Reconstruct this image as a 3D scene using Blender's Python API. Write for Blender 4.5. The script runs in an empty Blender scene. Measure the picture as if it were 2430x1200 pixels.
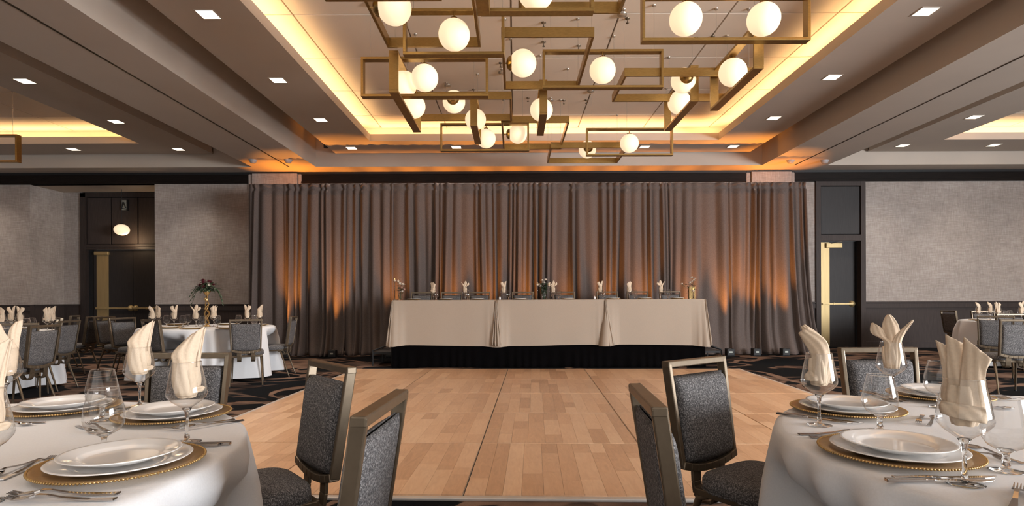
import bpy, math, random
from mathutils import Vector, Matrix
random.seed(7)
sc = bpy.context.scene
col = sc.collection
PI = math.pi

# ---------------------------------------------------------------- camera
F, CX, CY, ROLL, CH = 1400.0, 1222.0, 708.0, 0.0038, 1.15
RT = Vector((math.cos(ROLL), 0, -math.sin(ROLL)))
UP = Vector((math.sin(ROLL), 0, math.cos(ROLL)))
cam = bpy.data.cameras.new('camera')
cam.sensor_width = 36
cam.lens = F / 2430 * 36
cam.shift_x = -(CX - 1215) / 2430
cam.shift_y = (CY - 600) / 2430
cam.clip_start = 0.02
camo = bpy.data.objects.new('camera', cam)
col.objects.link(camo)
m = Matrix(((RT.x, UP.x, 0, 0), (0, 0, -1, 0), (RT.z, UP.z, 0, CH), (0, 0, 0, 1)))
camo.matrix_world = m
sc.camera = camo
sc.view_settings.view_transform = 'Standard'
sc.view_settings.look = 'None'
sc.view_settings.exposure = 0.1
sc.view_settings.gamma = 1
sc.view_settings.use_curve_mapping = False

def ray(px, py):
    u = (px - CX) / F; v = -(py - CY) / F
    return Vector((u * RT.x + v * UP.x, 1.0, u * RT.z + v * UP.z))
def atY(px, py, Y): return Vector((0, 0, CH)) + ray(px, py) * Y
def atZ(px, py, z):
    r = ray(px, py); return Vector((0, 0, CH)) + r * ((z - CH) / r.z)
def XY(px, Y): return (px - CX) / F * Y           # x of a column at depth Y

# ---------------------------------------------------------------- world and big lights
w = bpy.data.worlds.new('world'); sc.world = w; w.use_nodes = True
w.node_tree.nodes['Background'].inputs[0].default_value = (0.95, 0.97, 1.0, 1)
w.node_tree.nodes['Background'].inputs[1].default_value = 0.12

def area(name, loc, target, sx, sy, power, color):
    l = bpy.data.lights.new(name, 'AREA'); l.shape = 'RECTANGLE'; l.size = sx; l.size_y = sy
    l.energy = power; l.color = color
    o = bpy.data.objects.new(name, l); col.objects.link(o); o.location = loc
    d = Vector(target) - Vector(loc)
    o.rotation_euler = d.to_track_quat('-Z', 'Y').to_euler()
    return o
def spot(name, loc, target, power, color, ang, blend=0.6, rad=0.05):
    l = bpy.data.lights.new(name, 'SPOT'); l.energy = power; l.color = color
    l.spot_size = math.radians(ang); l.spot_blend = blend; l.shadow_soft_size = rad
    o = bpy.data.objects.new(name, l); col.objects.link(o); o.location = loc
    d = Vector(target) - Vector(loc)
    o.rotation_euler = d.to_track_quat('-Z', 'Y').to_euler()
    return o
DAY = 2300; REARFILL = 210; DOWN = 178; COVE = 5.0; UPL = 480
area('daylight_side', (11.5, -1.5, 1.9), (-1.0, 4.5, 0.9), 6.0, 2.6, DAY, (0.95, 0.97, 1.0))
area('rear_fill', (-1.0, -4.4, 2.3), (0, 8, 1.4), 12.0, 2.4, REARFILL, (1.0, 0.95, 0.9))  # soft fill added behind the camera to lift the sides facing it
WARM = (1.0, 0.80, 0.60)

# ---------------------------------------------------------------- materials
def newmat(name):
    mt = bpy.data.materials.new(name); mt.use_nodes = True
    nt = mt.node_tree; b = nt.nodes['Principled BSDF']
    return mt, nt, b
def N(nt, t, **kw):
    n = nt.nodes.new(t)
    for k, v in kw.items(): setattr(n, k, v)
    return n
def ramp(nt, fac, stops, interp='LINEAR'):
    r = N(nt, 'ShaderNodeValToRGB'); r.color_ramp.interpolation = interp
    e = r.color_ramp.elements
    while len(e) < len(stops): e.new(0.5)
    for i, (p, c) in enumerate(stops):
        e[i].position = p; e[i].color = (*c, 1) if len(c) == 3 else c
    nt.links.new(fac, r.inputs[0]); return r.outputs[0]
def coords(nt, scale=(1, 1, 1), kind='Object'):
    tc = N(nt, 'ShaderNodeTexCoord'); mp = N(nt, 'ShaderNodeMapping')
    mp.inputs['Scale'].default_value = scale
    nt.links.new(tc.outputs[kind], mp.inputs[0]); return mp.outputs[0]
def gcoords(nt, scale=(1, 1, 1), rot=(0, 0, 0)):
    g = N(nt, 'ShaderNodeNewGeometry'); mp = N(nt, 'ShaderNodeMapping')
    mp.inputs['Scale'].default_value = scale; mp.inputs['Rotation'].default_value = rot
    nt.links.new(g.outputs['Position'], mp.inputs[0]); return mp.outputs[0]
def noise(nt, vec, scale, detail=3, rough=0.5, dist=0.0):
    n = N(nt, 'ShaderNodeTexNoise'); n.inputs['Scale'].default_value = scale
    n.inputs['Detail'].default_value = detail; n.inputs['Roughness'].default_value = rough
    n.inputs['Distortion'].default_value = dist
    nt.links.new(vec, n.inputs['Vector']); return n.outputs[0]
def bump(nt, b, h, strength, dist=0.01):
    bp = N(nt, 'ShaderNodeBump'); bp.inputs['Strength'].default_value = strength
    bp.inputs['Distance'].default_value = dist
    nt.links.new(h, bp.inputs['Height']); nt.links.new(bp.outputs[0], b.inputs['Normal'])
def simple(name, c, rough=0.5, metal=0.0, nscale=0, var=0.15, bstr=0.0, stretch=(1, 1, 1), spec=0.5, sheen=0.0, coat=0.0):
    mt, nt, b = newmat(name)
    b.inputs['Roughness'].default_value = rough; b.inputs['Metallic'].default_value = metal
    b.inputs['Specular IOR Level'].default_value = spec
    if sheen: b.inputs['Sheen Weight'].default_value = sheen
    if coat: b.inputs['Coat Weight'].default_value = coat
    if nscale:
        n = noise(nt, gcoords(nt, stretch), nscale)
        lo = tuple(x * (1 - var) for x in c); hi = tuple(min(1, x * (1 + var)) for x in c)
        nt.links.new(ramp(nt, n, [(0.3, lo), (0.7, hi)]), b.inputs['Base Color'])
        if bstr: bump(nt, b, n, bstr)
    else:
        b.inputs['Base Color'].default_value = (*c, 1)
    return mt
def emitmat(name, c, s):
    mt, nt, b = newmat(name)
    b.inputs['Base Color'].default_value = (*c, 1)
    b.inputs['Emission Color'].default_value = (*c, 1); b.inputs['Emission Strength'].default_value = s
    return mt

M = {}
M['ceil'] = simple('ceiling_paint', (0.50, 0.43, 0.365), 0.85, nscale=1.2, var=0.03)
M['coffer'] = simple('coffer_lit_paint', (0.80, 0.69, 0.575), 0.85, nscale=1.2, var=0.03)  # ceiling paint made lighter, cove and globe light put into the colour
M['dark_gap'] = simple('black_reveal', (0.006, 0.005, 0.005), 0.8, nscale=4)
M['brass'] = simple('brushed_brass', (0.43, 0.285, 0.105), 0.33, 1.0, nscale=30, var=0.12, stretch=(1, 1, 8))
M['brass_door'] = simple('satin_brass', (0.45, 0.34, 0.17), 0.5, 0.7, nscale=20, var=0.06, stretch=(1, 1, 0.1))
M['wire'] = simple('steel_wire', (0.45, 0.40, 0.34), 0.35, 0.8, nscale=9)
M['wood_dark'] = simple('dark_walnut', (0.030, 0.022, 0.020), 0.42, nscale=14, var=0.35, stretch=(6, 6, 0.35))
M['wood_mid'] = simple('espresso_panel', (0.046, 0.035, 0.032), 0.6, nscale=22, var=0.22, stretch=(8, 8, 0.25), spec=0.25)
M['wood_crown'] = simple('espresso_crown', (0.011, 0.008, 0.007), 0.6, nscale=14, var=0.3, stretch=(0.3, 6, 6), spec=0.12)
M['door_paint'] = simple('charcoal_door', (0.024, 0.021, 0.021), 0.5, nscale=16, var=0.2, stretch=(8, 8, 0.3), spec=0.25)
M['black'] = simple('matte_black', (0.008, 0.008, 0.009), 0.6, nscale=10)
M['blackcloth'] = simple('black_skirt_cloth', (0.0022, 0.0018, 0.002), 0.95, nscale=6, spec=0.05)
M['cream'] = simple('cream_napkin', (0.64, 0.50, 0.365), 0.85, nscale=160, var=0.05, bstr=0.08)
M['cloth'] = simple('white_cloth', (0.70, 0.70, 0.71), 0.8, nscale=220, var=0.03, bstr=0.05, sheen=0.1)
M['cloth_ivory'] = simple('ivory_cloth', (0.37, 0.30, 0.235), 0.8, nscale=120, var=0.03, bstr=0.05)
M['china'] = simple('white_china', (0.84, 0.82, 0.80), 0.12, nscale=3, var=0.01, coat=0.3)
M['gold'] = simple('gold_charger', (0.50, 0.325, 0.135), 0.30, 0.9, nscale=40, var=0.1)
M['steel'] = simple('flatware_steel', (0.50, 0.47, 0.45), 0.16, 1.0, nscale=20, var=0.05)
M['chair_metal'] = simple('bronze_chair_frame', (0.155, 0.118, 0.08), 0.36, 0.65, nscale=25, var=0.1)
M['green'] = simple('foliage', (0.030, 0.055, 0.022), 0.6, nscale=30, var=0.4)
M['burgundy'] = simple('burgundy_petals', (0.10, 0.008, 0.016), 0.6, nscale=40, var=0.4)
M['white_petal'] = simple('white_petals', (0.75, 0.68, 0.58), 0.6, nscale=40, var=0.1)
M['pink_petal'] = simple('blush_petals', (0.55, 0.33, 0.27), 0.6, nscale=40, var=0.1)
M['grey_plate'] = simple('grey_plate', (0.35, 0.36, 0.32), 0.4, 0.3, nscale=10)
M['seam'] = simple('aluminium_seam', (0.62, 0.58, 0.54), 0.4, 0.35, nscale=10, var=0.05)
M['beige_dev'] = simple('detector_plastic', (0.36, 0.36, 0.38), 0.5, nscale=8)
M['globe'] = emitmat('opal_glass_globe', (1.0, 0.79, 0.53), 0.74)
M['downlight'] = emitmat('downlight_lens', (1.0, 0.88, 0.70), 2.6)
M['led'] = emitmat('led_tape', (1.0, 0.62, 0.25), 2.0)
M['candle'] = emitmat('candle_flame', (1.0, 0.55, 0.2), 2.5)

def fabric():
    mt, nt, b = newmat('heathered_grey_fabric')
    b.inputs['Roughness'].default_value = 0.9
    v = coords(nt, (1, 1, 1))
    n = noise(nt, v, 520, 2, 0.7)
    v2 = coords(nt, (1, 1, 0.8)); n2 = noise(nt, v2, 210, 2)
    mx = N(nt, 'ShaderNodeMath', operation='ADD'); nt.links.new(n, mx.inputs[0]); nt.links.new(n2, mx.inputs[1])
    c = ramp(nt, mx.outputs[0], [(0.72, (0.022, 0.022, 0.028)), (1.0, (0.075, 0.073, 0.082)), (1.25, (0.23, 0.225, 0.24))])
    hv = N(nt, 'ShaderNodeMath', operation='MULTIPLY'); hv.inputs[1].default_value = 0.5
    nt.links.new(mx.outputs[0], hv.inputs[0])
    c = ramp(nt, hv.outputs[0], [(0.38, (0.026, 0.024, 0.026)), (0.5, (0.068, 0.064, 0.065)), (0.62, (0.30, 0.285, 0.28))])
    nt.links.new(c, b.inputs['Base Color']); bump(nt, b, n, 0.35, 0.002)
    return mt
M['fabric'] = fabric()

def wallpaper():
    mt, nt, b = newmat('linen_wallpaper')
    b.inputs['Roughness'].default_value = 0.8
    a1 = noise(nt, gcoords(nt, (1, 1, 1)), 1.6, 4, 0.6)
    a2 = noise(nt, gcoords(nt, (7, 7, 0.7)), 9, 3, 0.6)
    a3 = noise(nt, gcoords(nt, (0.7, 0.7, 7)), 9, 3, 0.6)
    s = N(nt, 'ShaderNodeMath', operation='ADD'); nt.links.new(a2, s.inputs[0]); nt.links.new(a3, s.inputs[1])
    s2 = N(nt, 'ShaderNodeMath', operation='MULTIPLY_ADD'); s2.inputs[1].default_value = 0.35
    nt.links.new(s.outputs[0], s2.inputs[0])
    s3 = N(nt, 'ShaderNodeMath', operation='MULTIPLY'); s3.inputs[1].default_value = 0.3
    nt.links.new(a1, s3.inputs[0]); nt.links.new(s3.outputs[0], s2.inputs[2])
    c = ramp(nt, s2.outputs[0], [(0.34, (0.235, 0.20, 0.178)), (0.5, (0.335, 0.29, 0.262)), (0.64, (0.44, 0.395, 0.365))])
    nt.links.new(c, b.inputs['Base Color']); bump(nt, b, s2.outputs[0], 0.15, 0.003)
    return mt
M['paper'] = wallpaper()

def carpet():
    mt, nt, b = newmat('patterned_carpet')
    b.inputs['Roughness'].default_value = 0.95; b.inputs['Specular IOR Level'].default_value = 0.1
    v = gcoords(nt, (0.75, 1.0, 1), (0, 0, 0.12))
    n1 = noise(nt, v, 0.55, 3, 0.5, 1.5)
    n2 = noise(nt, gcoords(nt, (0.45, 1.1, 1), (0, 0, -0.3)), 0.9, 2, 0.5, 1.2)
    c1 = ramp(nt, n1, [(0.0, (0, 0, 0)), (0.468, (0, 0, 0)), (0.474, (1, 1, 1)), (0.522, (1, 1, 1)), (0.528, (0, 0, 0)), (0.64, (0, 0, 0)), (0.66, (0.6, 0.6, 0.6)), (0.70, (0, 0, 0))])
    c2 = ramp(nt, n2, [(0.0, (0, 0, 0)), (0.585, (0, 0, 0)), (0.595, (0.8, 0.8, 0.8)), (0.65, (0.4, 0.4, 0.4)), (0.67, (0, 0, 0))])
    mx = N(nt, 'ShaderNodeMath', operation='MAXIMUM'); nt.links.new(c1, mx.inputs[0]); nt.links.new(c2, mx.inputs[1])
    base = ramp(nt, noise(nt, gcoords(nt), 1.1, 3), [(0.4, (0.0025, 0.004, 0.006)), (0.6, (0.0045, 0.0045, 0.0055))])
    tan = ramp(nt, noise(nt, gcoords(nt), 2.0, 3), [(0.35, (0.11, 0.064, 0.045)), (0.65, (0.25, 0.16, 0.115))])
    m2 = N(nt, 'ShaderNodeMix', data_type='RGBA'); nt.links.new(mx.outputs[0], m2.inputs[0])
    nt.links.new(base, m2.inputs[6]); nt.links.new(tan, m2.inputs[7])
    p = noise(nt, gcoords(nt), 180, 2)
    m3 = N(nt, 'ShaderNodeMix', data_type='RGBA', blend_type='MULTIPLY'); m3.inputs[0].default_value = 0.5
    nt.links.new(m2.outputs[2], m3.inputs[6]); nt.links.new(ramp(nt, p, [(0.3, (0.55, 0.55, 0.55)), (0.7, (1, 1, 1))]), m3.inputs[7])
    nt.links.new(m3.outputs[2], b.inputs['Base Color']); bump(nt, b, p, 0.5, 0.004)
    return mt
M['carpet'] = carpet()

def maple():
    mt, nt, b = newmat('maple_planking')
    b.inputs['Roughness'].default_value = 0.30; b.inputs['Specular IOR Level'].default_value = 0.4
    oi = N(nt, 'ShaderNodeObjectInfo'); g = N(nt, 'ShaderNodeNewGeometry')
    ad = N(nt, 'ShaderNodeMath', operation='ADD'); nt.links.new(oi.outputs['Random'], ad.inputs[0]); nt.links.new(g.outputs['Random Per Island'], ad.inputs[1])
    fr = N(nt, 'ShaderNodeMath', operation='FRACT'); nt.links.new(ad.outputs[0], fr.inputs[0])
    # grain shifted per plank
    mp = N(nt, 'ShaderNodeMapping'); mp.inputs['Scale'].default_value = (5, 0.9, 1)
    cmb = N(nt, 'ShaderNodeCombineXYZ'); mu = N(nt, 'ShaderNodeMath', operation='MULTIPLY'); mu.inputs[1].default_value = 37
    nt.links.new(fr.outputs[0], mu.inputs[0]); nt.links.new(mu.outputs[0], cmb.inputs[0]); nt.links.new(mu.outputs[0], cmb.inputs[2])
    nt.links.new(cmb.outputs[0], mp.inputs['Location']); nt.links.new(g.outputs['Position'], mp.inputs[0])
    gr = noise(nt, mp.outputs[0], 5, 4, 0.6, 1.5)
    s = N(nt, 'ShaderNodeMath', operation='MULTIPLY_ADD'); s.inputs[1].default_value = 0.45
    h = N(nt, 'ShaderNodeMath', operation='MULTIPLY'); h.inputs[1].default_value = 0.62; nt.links.new(gr, h.inputs[0])
    nt.links.new(fr.outputs[0], s.inputs[0]); nt.links.new(h.outputs[0], s.inputs[2])
    c = ramp(nt, s.outputs[0], [(0.2, (0.50, 0.30, 0.175)), (0.5, (0.66, 0.415, 0.25)), (0.85, (0.80, 0.55, 0.355))])
    nt.links.new(c, b.inputs['Base Color'])
    return mt
M['maple'] = maple()

def drape():
    mt, nt, b = newmat('taupe_drape')
    b.inputs['Roughness'].default_value = 0.9; b.inputs['Specular IOR Level'].default_value = 0.15
    n = noise(nt, gcoords(nt, (1, 1, 1)), 60, 2)
    nt.links.new(ramp(nt, n, [(0.3, (0.108, 0.083, 0.074)), (0.7, (0.138, 0.108, 0.096))]), b.inputs['Base Color'])
    return mt
M['drape'] = drape()

def thin_glass():
    mt = bpy.data.materials.new('clear_glass_thin'); mt.use_nodes = True
    nt = mt.node_tree; nt.nodes.clear()
    out = N(nt, 'ShaderNodeOutputMaterial'); mx = N(nt, 'ShaderNodeMixShader')
    tr = N(nt, 'ShaderNodeBsdfTransparent'); gl = N(nt, 'ShaderNodeBsdfGlossy')
    lw = N(nt, 'ShaderNodeLayerWeight'); lw.inputs[0].default_value = 0.5
    tr.inputs[0].default_value = (0.965, 0.97, 0.97, 1); gl.inputs['Roughness'].default_value = 0.04
    rf = N(nt, 'ShaderNodeBsdfGlass'); rf.inputs['IOR'].default_value = 1.45
    ed = N(nt, 'ShaderNodeMixShader'); ed.inputs[0].default_value = 0.5
    nt.links.new(gl.outputs[0], ed.inputs[1]); nt.links.new(rf.outputs[0], ed.inputs[2])
    nt.links.new(ramp(nt, lw.outputs['Facing'], [(0.0, (0.05,) * 3), (0.4, (0.12,) * 3), (0.72, (0.45,) * 3), (0.9, (0.85,) * 3), (1.0, (1.0,) * 3)]), mx.inputs[0])
    nt.links.new(tr.outputs[0], mx.inputs[1]); nt.links.new(ed.outputs[0], mx.inputs[2]); nt.links.new(mx.outputs[0], out.inputs[0])
    return mt
M['glass'] = thin_glass()
def solid_glass():
    mt, nt, b = newmat('clear_glass_solid')
    b.inputs['Transmission Weight'].default_value = 1.0; b.inputs['Roughness'].default_value = 0.0
    b.inputs['IOR'].default_value = 1.48; b.inputs['Base Color'].default_value = (0.97, 0.98, 0.98, 1)
    return mt
M['glass_solid'] = solid_glass()

# ---------------------------------------------------------------- mesh helpers
class MB:
    def __init__(s): s.v = []; s.f = []; s.sm = []
    def add(s, vs, fs, smooth=False):
        o = len(s.v); s.v += [tuple(p) for p in vs]
        s.f += [tuple(i + o for i in f) for f in fs]; s.sm += [smooth] * len(fs); return s
    def box(s, a, b):
        x0, y0, z0 = a; x1, y1, z1 = b
        vs = [(x0, y0, z0), (x1, y0, z0), (x1, y1, z0), (x0, y1, z0), (x0, y0, z1), (x1, y0, z1), (x1, y1, z1), (x0, y1, z1)]
        return s.add(vs, [(0, 3, 2, 1), (4, 5, 6, 7), (0, 1, 5, 4), (1, 2, 6, 5), (2, 3, 7, 6), (3, 0, 4, 7)])
    def bar(s, p, q, w, h, up=(0, 0, 1), w2=None, h2=None):
        p = Vector(p); q = Vector(q); d = (q - p).normalized(); u = Vector(up)
        if abs(d.dot(u)) > 0.98: u = Vector((0, 1, 0))
        r = d.cross(u).normalized(); u = r.cross(d)
        w2 = w if w2 is None else w2; h2 = h if h2 is None else h2
        vs = []
        for c, ww, hh in ((p, w, h), (q, w2, h2)):
            for a, b in ((-1, -1), (1, -1), (1, 1), (-1, 1)): vs.append(c + r * (a * ww / 2) + u * (b * hh / 2))
        return s.add(vs, [(0, 3, 2, 1), (4, 5, 6, 7), (0, 1, 5, 4), (1, 2, 6, 5), (2, 3, 7, 6), (3, 0, 4, 7)])
    def tube(s, pts, rad, n=8, caps=True):
        pts = [Vector(p) for p in pts]; rr = rad if isinstance(rad, (list, tuple)) else [rad] * len(pts)
        vs = []; prev = None
        for i, p in enumerate(pts):
            d = (pts[min(i + 1, len(pts) - 1)] - pts[max(i - 1, 0)]).normalized()
            a = Vector((0, 0, 1)) if abs(d.z) < 0.9 else Vector((1, 0, 0))
            if prev is None: r = d.cross(a).normalized()
            else: r = (prev - d * prev.dot(d)).normalized()
            prev = r; u = d.cross(r)
            for k in range(n):
                t = 2 * PI * k / n; vs.append(p + (r * math.cos(t) + u * math.sin(t)) * rr[i])
        fs = [(i * n + k, i * n + (k + 1) % n, (i + 1) * n + (k + 1) % n, (i + 1) * n + k) for i in range(len(pts) - 1) for k in range(n)]
        s.add(vs, fs, True)
        if caps:
            s.add(vs[:n], [tuple(range(n))[::-1]]); s.add(vs[-n:], [tuple(range(n))])
        return s
    def lathe(s, prof, n=32, c=(0, 0, 0), smooth=True):
        vs = []; fs = []
        for (r, z) in prof:
            for k in range(n):
                t = 2 * PI * k / n; vs.append((c[0] + max(r, 1e-5) * math.cos(t), c[1] + max(r, 1e-5) * math.sin(t), c[2] + z))
        for i in range(len(prof) - 1):
            for k in range(n):
                fs.append((i * n + k, i * n + (k + 1) % n, (i + 1) * n + (k + 1) % n, (i + 1) * n + k))
        return s.add(vs, fs, smooth)
    def grid(s, fn, nu, nv, smooth=True, wrap=False):
        vs = [fn(i / nu, j / nv) for j in range(nv + 1) for i in range(nu if wrap else nu + 1)]
        k = nu if wrap else nu + 1
        fs = [(j * k + i, j * k + (i + 1) % k, (j + 1) * k + (i + 1) % k, (j + 1) * k + i) for j in range(nv) for i in range(nu)]
        return s.add(vs, fs, smooth)
    def sphere(s, c, r, n=24, m=14, sz=1.0):
        return s.lathe([(r * math.sin(PI * i / m), -r * sz * math.cos(PI * i / m)) for i in range(m + 1)], n, c)
    def mesh(s, name, mat):
        me = bpy.data.meshes.new(name); me.from_pydata(s.v, [], s.f); me.materials.append(mat)
        me.polygons.foreach_set('use_smooth', s.sm); me.update(); return me
    def build(s, name, mat, parent=None, loc=None, bevel=0, solid=0, sub=0, fixn=False, rot=None, kind=None, label=None):
        me = s.mesh(name, M[mat] if isinstance(mat, str) else mat)
        o = bpy.data.objects.new(name, me); col.objects.link(o)
        if parent is not None: o.parent = parent
        if loc: o.location = loc
        if rot: o.rotation_euler = rot
        if solid: md = o.modifiers.new('s', 'SOLIDIFY'); md.thickness = solid; md.offset = 0
        if bevel: md = o.modifiers.new('b', 'BEVEL'); md.width = bevel; md.segments = 2; md.limit_method = 'ANGLE'
        if sub: md = o.modifiers.new('u', 'SUBSURF'); md.levels = sub; md.render_levels = sub
        if kind: o['kind'] = kind
        if label: o['label'] = label
        return o
def box(name, mat, a, b, parent=None, bevel=0, kind=None, label=None):
    return MB().box(a, b).build(name, mat, parent, bevel=bevel, kind=kind, label=label)
def thing(name, label, cat, loc=(0, 0, 0), rz=0, group=None):
    o = bpy.data.objects.new(name, None); col.objects.link(o); o.empty_display_size = 0.1
    o.location = loc; o.rotation_euler = (0, 0, rz); o['label'] = label; o['category'] = cat
    if group: o['group'] = group
    return o
def tag(o, label, cat, group=None):
    o['label'] = label; o['category'] = cat
    if group: o['group'] = group
    return o
def struct(name, loc=(0, 0, 0)):
    o = bpy.data.objects.new(name, None); col.objects.link(o); o['kind'] = 'structure'; o.location = loc; return o
def dup(root, loc, rz, label, group=None, scale=None):
    r = root.copy(); col.objects.link(r); r.location = loc; r.rotation_euler = (0, 0, rz)
    r['label'] = label
    if group: r['group'] = group
    if scale: r.scale = scale
    for ch in KIDS[root.name]:
        c = ch.copy(); col.objects.link(c); c.parent = r
        for g in KIDS.get(ch.name, []):
            d = g.copy(); col.objects.link(d); d.parent = c
    return r
KIDS = {}
def reg(root):
    KIDS[root.name] = list(root.children)
    for ch in KIDS[root.name]: KIDS[ch.name] = list(ch.children)
    return root
ORD = ['first', 'second', 'third', 'fourth', 'fifth', 'sixth', 'seventh', 'eighth', 'ninth', 'tenth', 'eleventh', 'twelfth', 'thirteenth']

# ================================================================ room shell
W = 13.4
ZB = 4.03; ZC = 4.31; ZU = 4.65        # beam soffit, dropped soffit, coffer ceiling
XL, XR, YR = -15.0, 16.5, -5.0

floor = struct('floor')
MB().box((XL, YR, -0.1), (XR, 15.2, 0)).build('carpet', 'carpet', floor)

ceiling = struct('ceiling')
box('slab', 'ceil', (XL, YR, 4.69), (XR, W + 1.4, 4.85), ceiling)
bl0, bl1 = atZ(600, 397, ZB).x, atZ(750, 396, ZB).x
br0, br1 = atZ(1812, 390, ZB).x, atZ(1962, 392, ZB).x
yb = atZ(1222, 394, ZB).y
tl, tr_ = atZ(709, 409, ZB).x, atZ(1857, 405, ZB).x
for (a, t, b) in ((bl0, tl, bl1), (br0, tr_, br1)):
    box('beam', 'ceil', (a, YR, ZB), (t - 0.012, yb, 4.69), ceiling)
    box('beam', 'ceil', (t + 0.012, YR, ZB), (b, yb, 4.69), ceiling)
    box('track', 'dark_gap', (t - 0.012, YR, ZB + 0.012), (t + 0.012, yb, 4.2), ceiling)
    for s in (-1, 1): box('track_lip', 'chair_metal', (t + s * 0.012 - 0.004, YR, ZB - 0.003), (t + s * 0.012 + 0.004, yb, ZB + 0.01), ceiling)
box('beam', 'ceil', (XL, yb, ZB), (XR, W + 0.02, 4.69), ceiling)

def bay(cx0, cx1, ox0, ox1, yfar, oyfar, y0=YR + 0.3, oy0=1.0, led=True):
    """dropped soffit ring with a lit coffer opening"""
    t = ZC + 0.035; d = 0.28
    for (a, b) in (((cx0, y0), (ox0, yfar)), ((ox1, y0), (cx1, yfar)), ((ox0, oyfar), (ox1, yfar)), ((ox0, y0), (ox1, oy0))):
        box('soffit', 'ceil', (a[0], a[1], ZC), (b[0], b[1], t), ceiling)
    # outer edge upstand
    for a, b in (((cx0, y0), (cx0 + 0.03, yfar)), ((cx1 - 0.03, y0), (cx1, yfar)), ((cx0, yfar - 0.03), (cx1, yfar))):
        box('soffit_edge', 'ceil', (a[0], a[1], t), (b[0], b[1], 4.52), ceiling)
    # cove lip at the opening
    h = ZC + 0.14; k = 0.018
    for a, b in (((ox0 - k, oy0), (ox0, oyfar)), ((ox1, oy0), (ox1 + k, oyfar)), ((ox0 - k, oyfar), (ox1 + k, oyfar + k)), ((ox0 - k, oy0 - k), (ox1 + k, oy0))):
        box('cove_lip', 'ceil', (a[0], a[1], t), (b[0], b[1], h), ceiling)
    # cove back walls
    for a, b in (((ox0 - d - 0.02, oy0 - d), (ox0 - d, oyfar + d)), ((ox1 + d, oy0 - d), (ox1 + d + 0.02, oyfar + d)),
                 ((ox0 - d, oyfar + d), (ox1 + d, oyfar + d + 0.02)), ((ox0 - d, oy0 - d - 0.02), (ox1 + d, oy0 - d))):
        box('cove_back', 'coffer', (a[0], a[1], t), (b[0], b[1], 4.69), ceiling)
    # led tape lights lying in the trough
    def strip(n, p, q, tgt):
        L = (Vector(q) - Vector(p)).length
        l = bpy.data.lights.new('cove_light', 'AREA'); l.shape = 'RECTANGLE'; l.size = L; l.size_y = 0.05
        l.energy = COVE * L; l.color = (1.0, 0.64, 0.29)
        o = bpy.data.objects.new('cove_light', l); col.objects.link(o)
        mid = (Vector(p) + Vector(q)) / 2; o.location = mid
        xax = (Vector(q) - Vector(p)).normalized(); zax = -(Vector(tgt)).normalized(); yax = zax.cross(xax)
        o.matrix_world = Matrix(((xax.x, yax.x, zax.x, mid.x), (xax.y, yax.y, zax.y, mid.y), (xax.z, yax.z, zax.z, mid.z), (0, 0, 0, 1)))
    zl = t + 0.04; e = 0.17
    if led:
        strip('f', (ox0, oyfar + e, zl), (ox1, oyfar + e, zl), (0, -0.8, 1))
        strip('l', (ox0 - e, oy0, zl), (ox0 - e, oyfar, zl), (0.8, 0, 1))
        strip('r', (ox1 + e, oy0, zl), (ox1 + e, oyfar, zl), (-0.8, 0, 1))
yc = atZ(1222, 362, ZC).y
bay(atZ(795, 363, ZC).x, atZ(1777, 362, ZC).x, atZ(878, 335, ZC).x, atZ(1705, 332, ZC).x, yc, atZ(1222, 333.5, ZC).y)
bay(XL + 0.4, atZ(510, 367, ZC).x, -13.2, atZ(330, 340, ZC).x, yc, atZ(330, 340, ZC).y, oy0=2.0)
bay(atZ(2062, 358, ZC).x, XR - 0.3, atZ(2240, 331, ZC).x, 14.6, yc, atZ(2240, 331, ZC).y, oy0=2.0)
# black box standing in for shade beside the left edge of the middle soffit
cl = atZ(795, 363, ZC).x
box('slot_shadow', 'dark_gap', (cl - 0.085, YR + 0.3, 4.40), (cl - 0.004, yc - 0.25, 4.52), ceiling)
MB().lathe([(0, -0.10), (0.045, -0.09), (0.05, 0)], 16, (cl - 0.06, yc - 0.45, 4.40)).build('slot_device', 'black', ceiling)

# coffer ceiling panels (each a board with open joints)
ox0, ox1 = atZ(878, 335, ZC).x, atZ(1705, 332, ZC).x
jx = [atZ(893, 288, ZU).x + 1.342 * k for k in range(-1, 7)]
jy = [8.59 - 1.33 * k for k in range(5, -3, -1)]
oyf = atZ(1222, 333.5, ZC).y + 0.28
def panels(xs, ys, xa, xb, ya, yb_):
    xs = sorted(xs); xs = [xa] + [x for x in xs if xa + 0.1 < x < xb - 0.1] + [xb]
    ys = [ya] + [y for y in ys if ya + 0.1 < y < yb_ - 0.1] + [yb_]
    g = 0.011
    for i in range(len(xs) - 1):
        for j in range(len(ys) - 1):
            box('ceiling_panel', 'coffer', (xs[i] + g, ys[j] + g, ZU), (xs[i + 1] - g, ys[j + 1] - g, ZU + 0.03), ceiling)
panels(jx, jy, ox0 - 0.28, ox1 + 0.28, 0.72, oyf)
l1 = atZ(330, 340, ZC).x
panels([l1 - 0.2 - 1.34 * k for k in range(5)], jy, -13.48, l1 + 0.28, 1.72, atZ(330, 340, ZC).y + 0.28)
r0 = atZ(2240, 331, ZC).x
panels([r0 + 0.2 + 1.34 * k for k in range(5)], jy, r0 - 0.28, 14.88, 1.72, atZ(2240, 331, ZC).y + 0.28)

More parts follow.
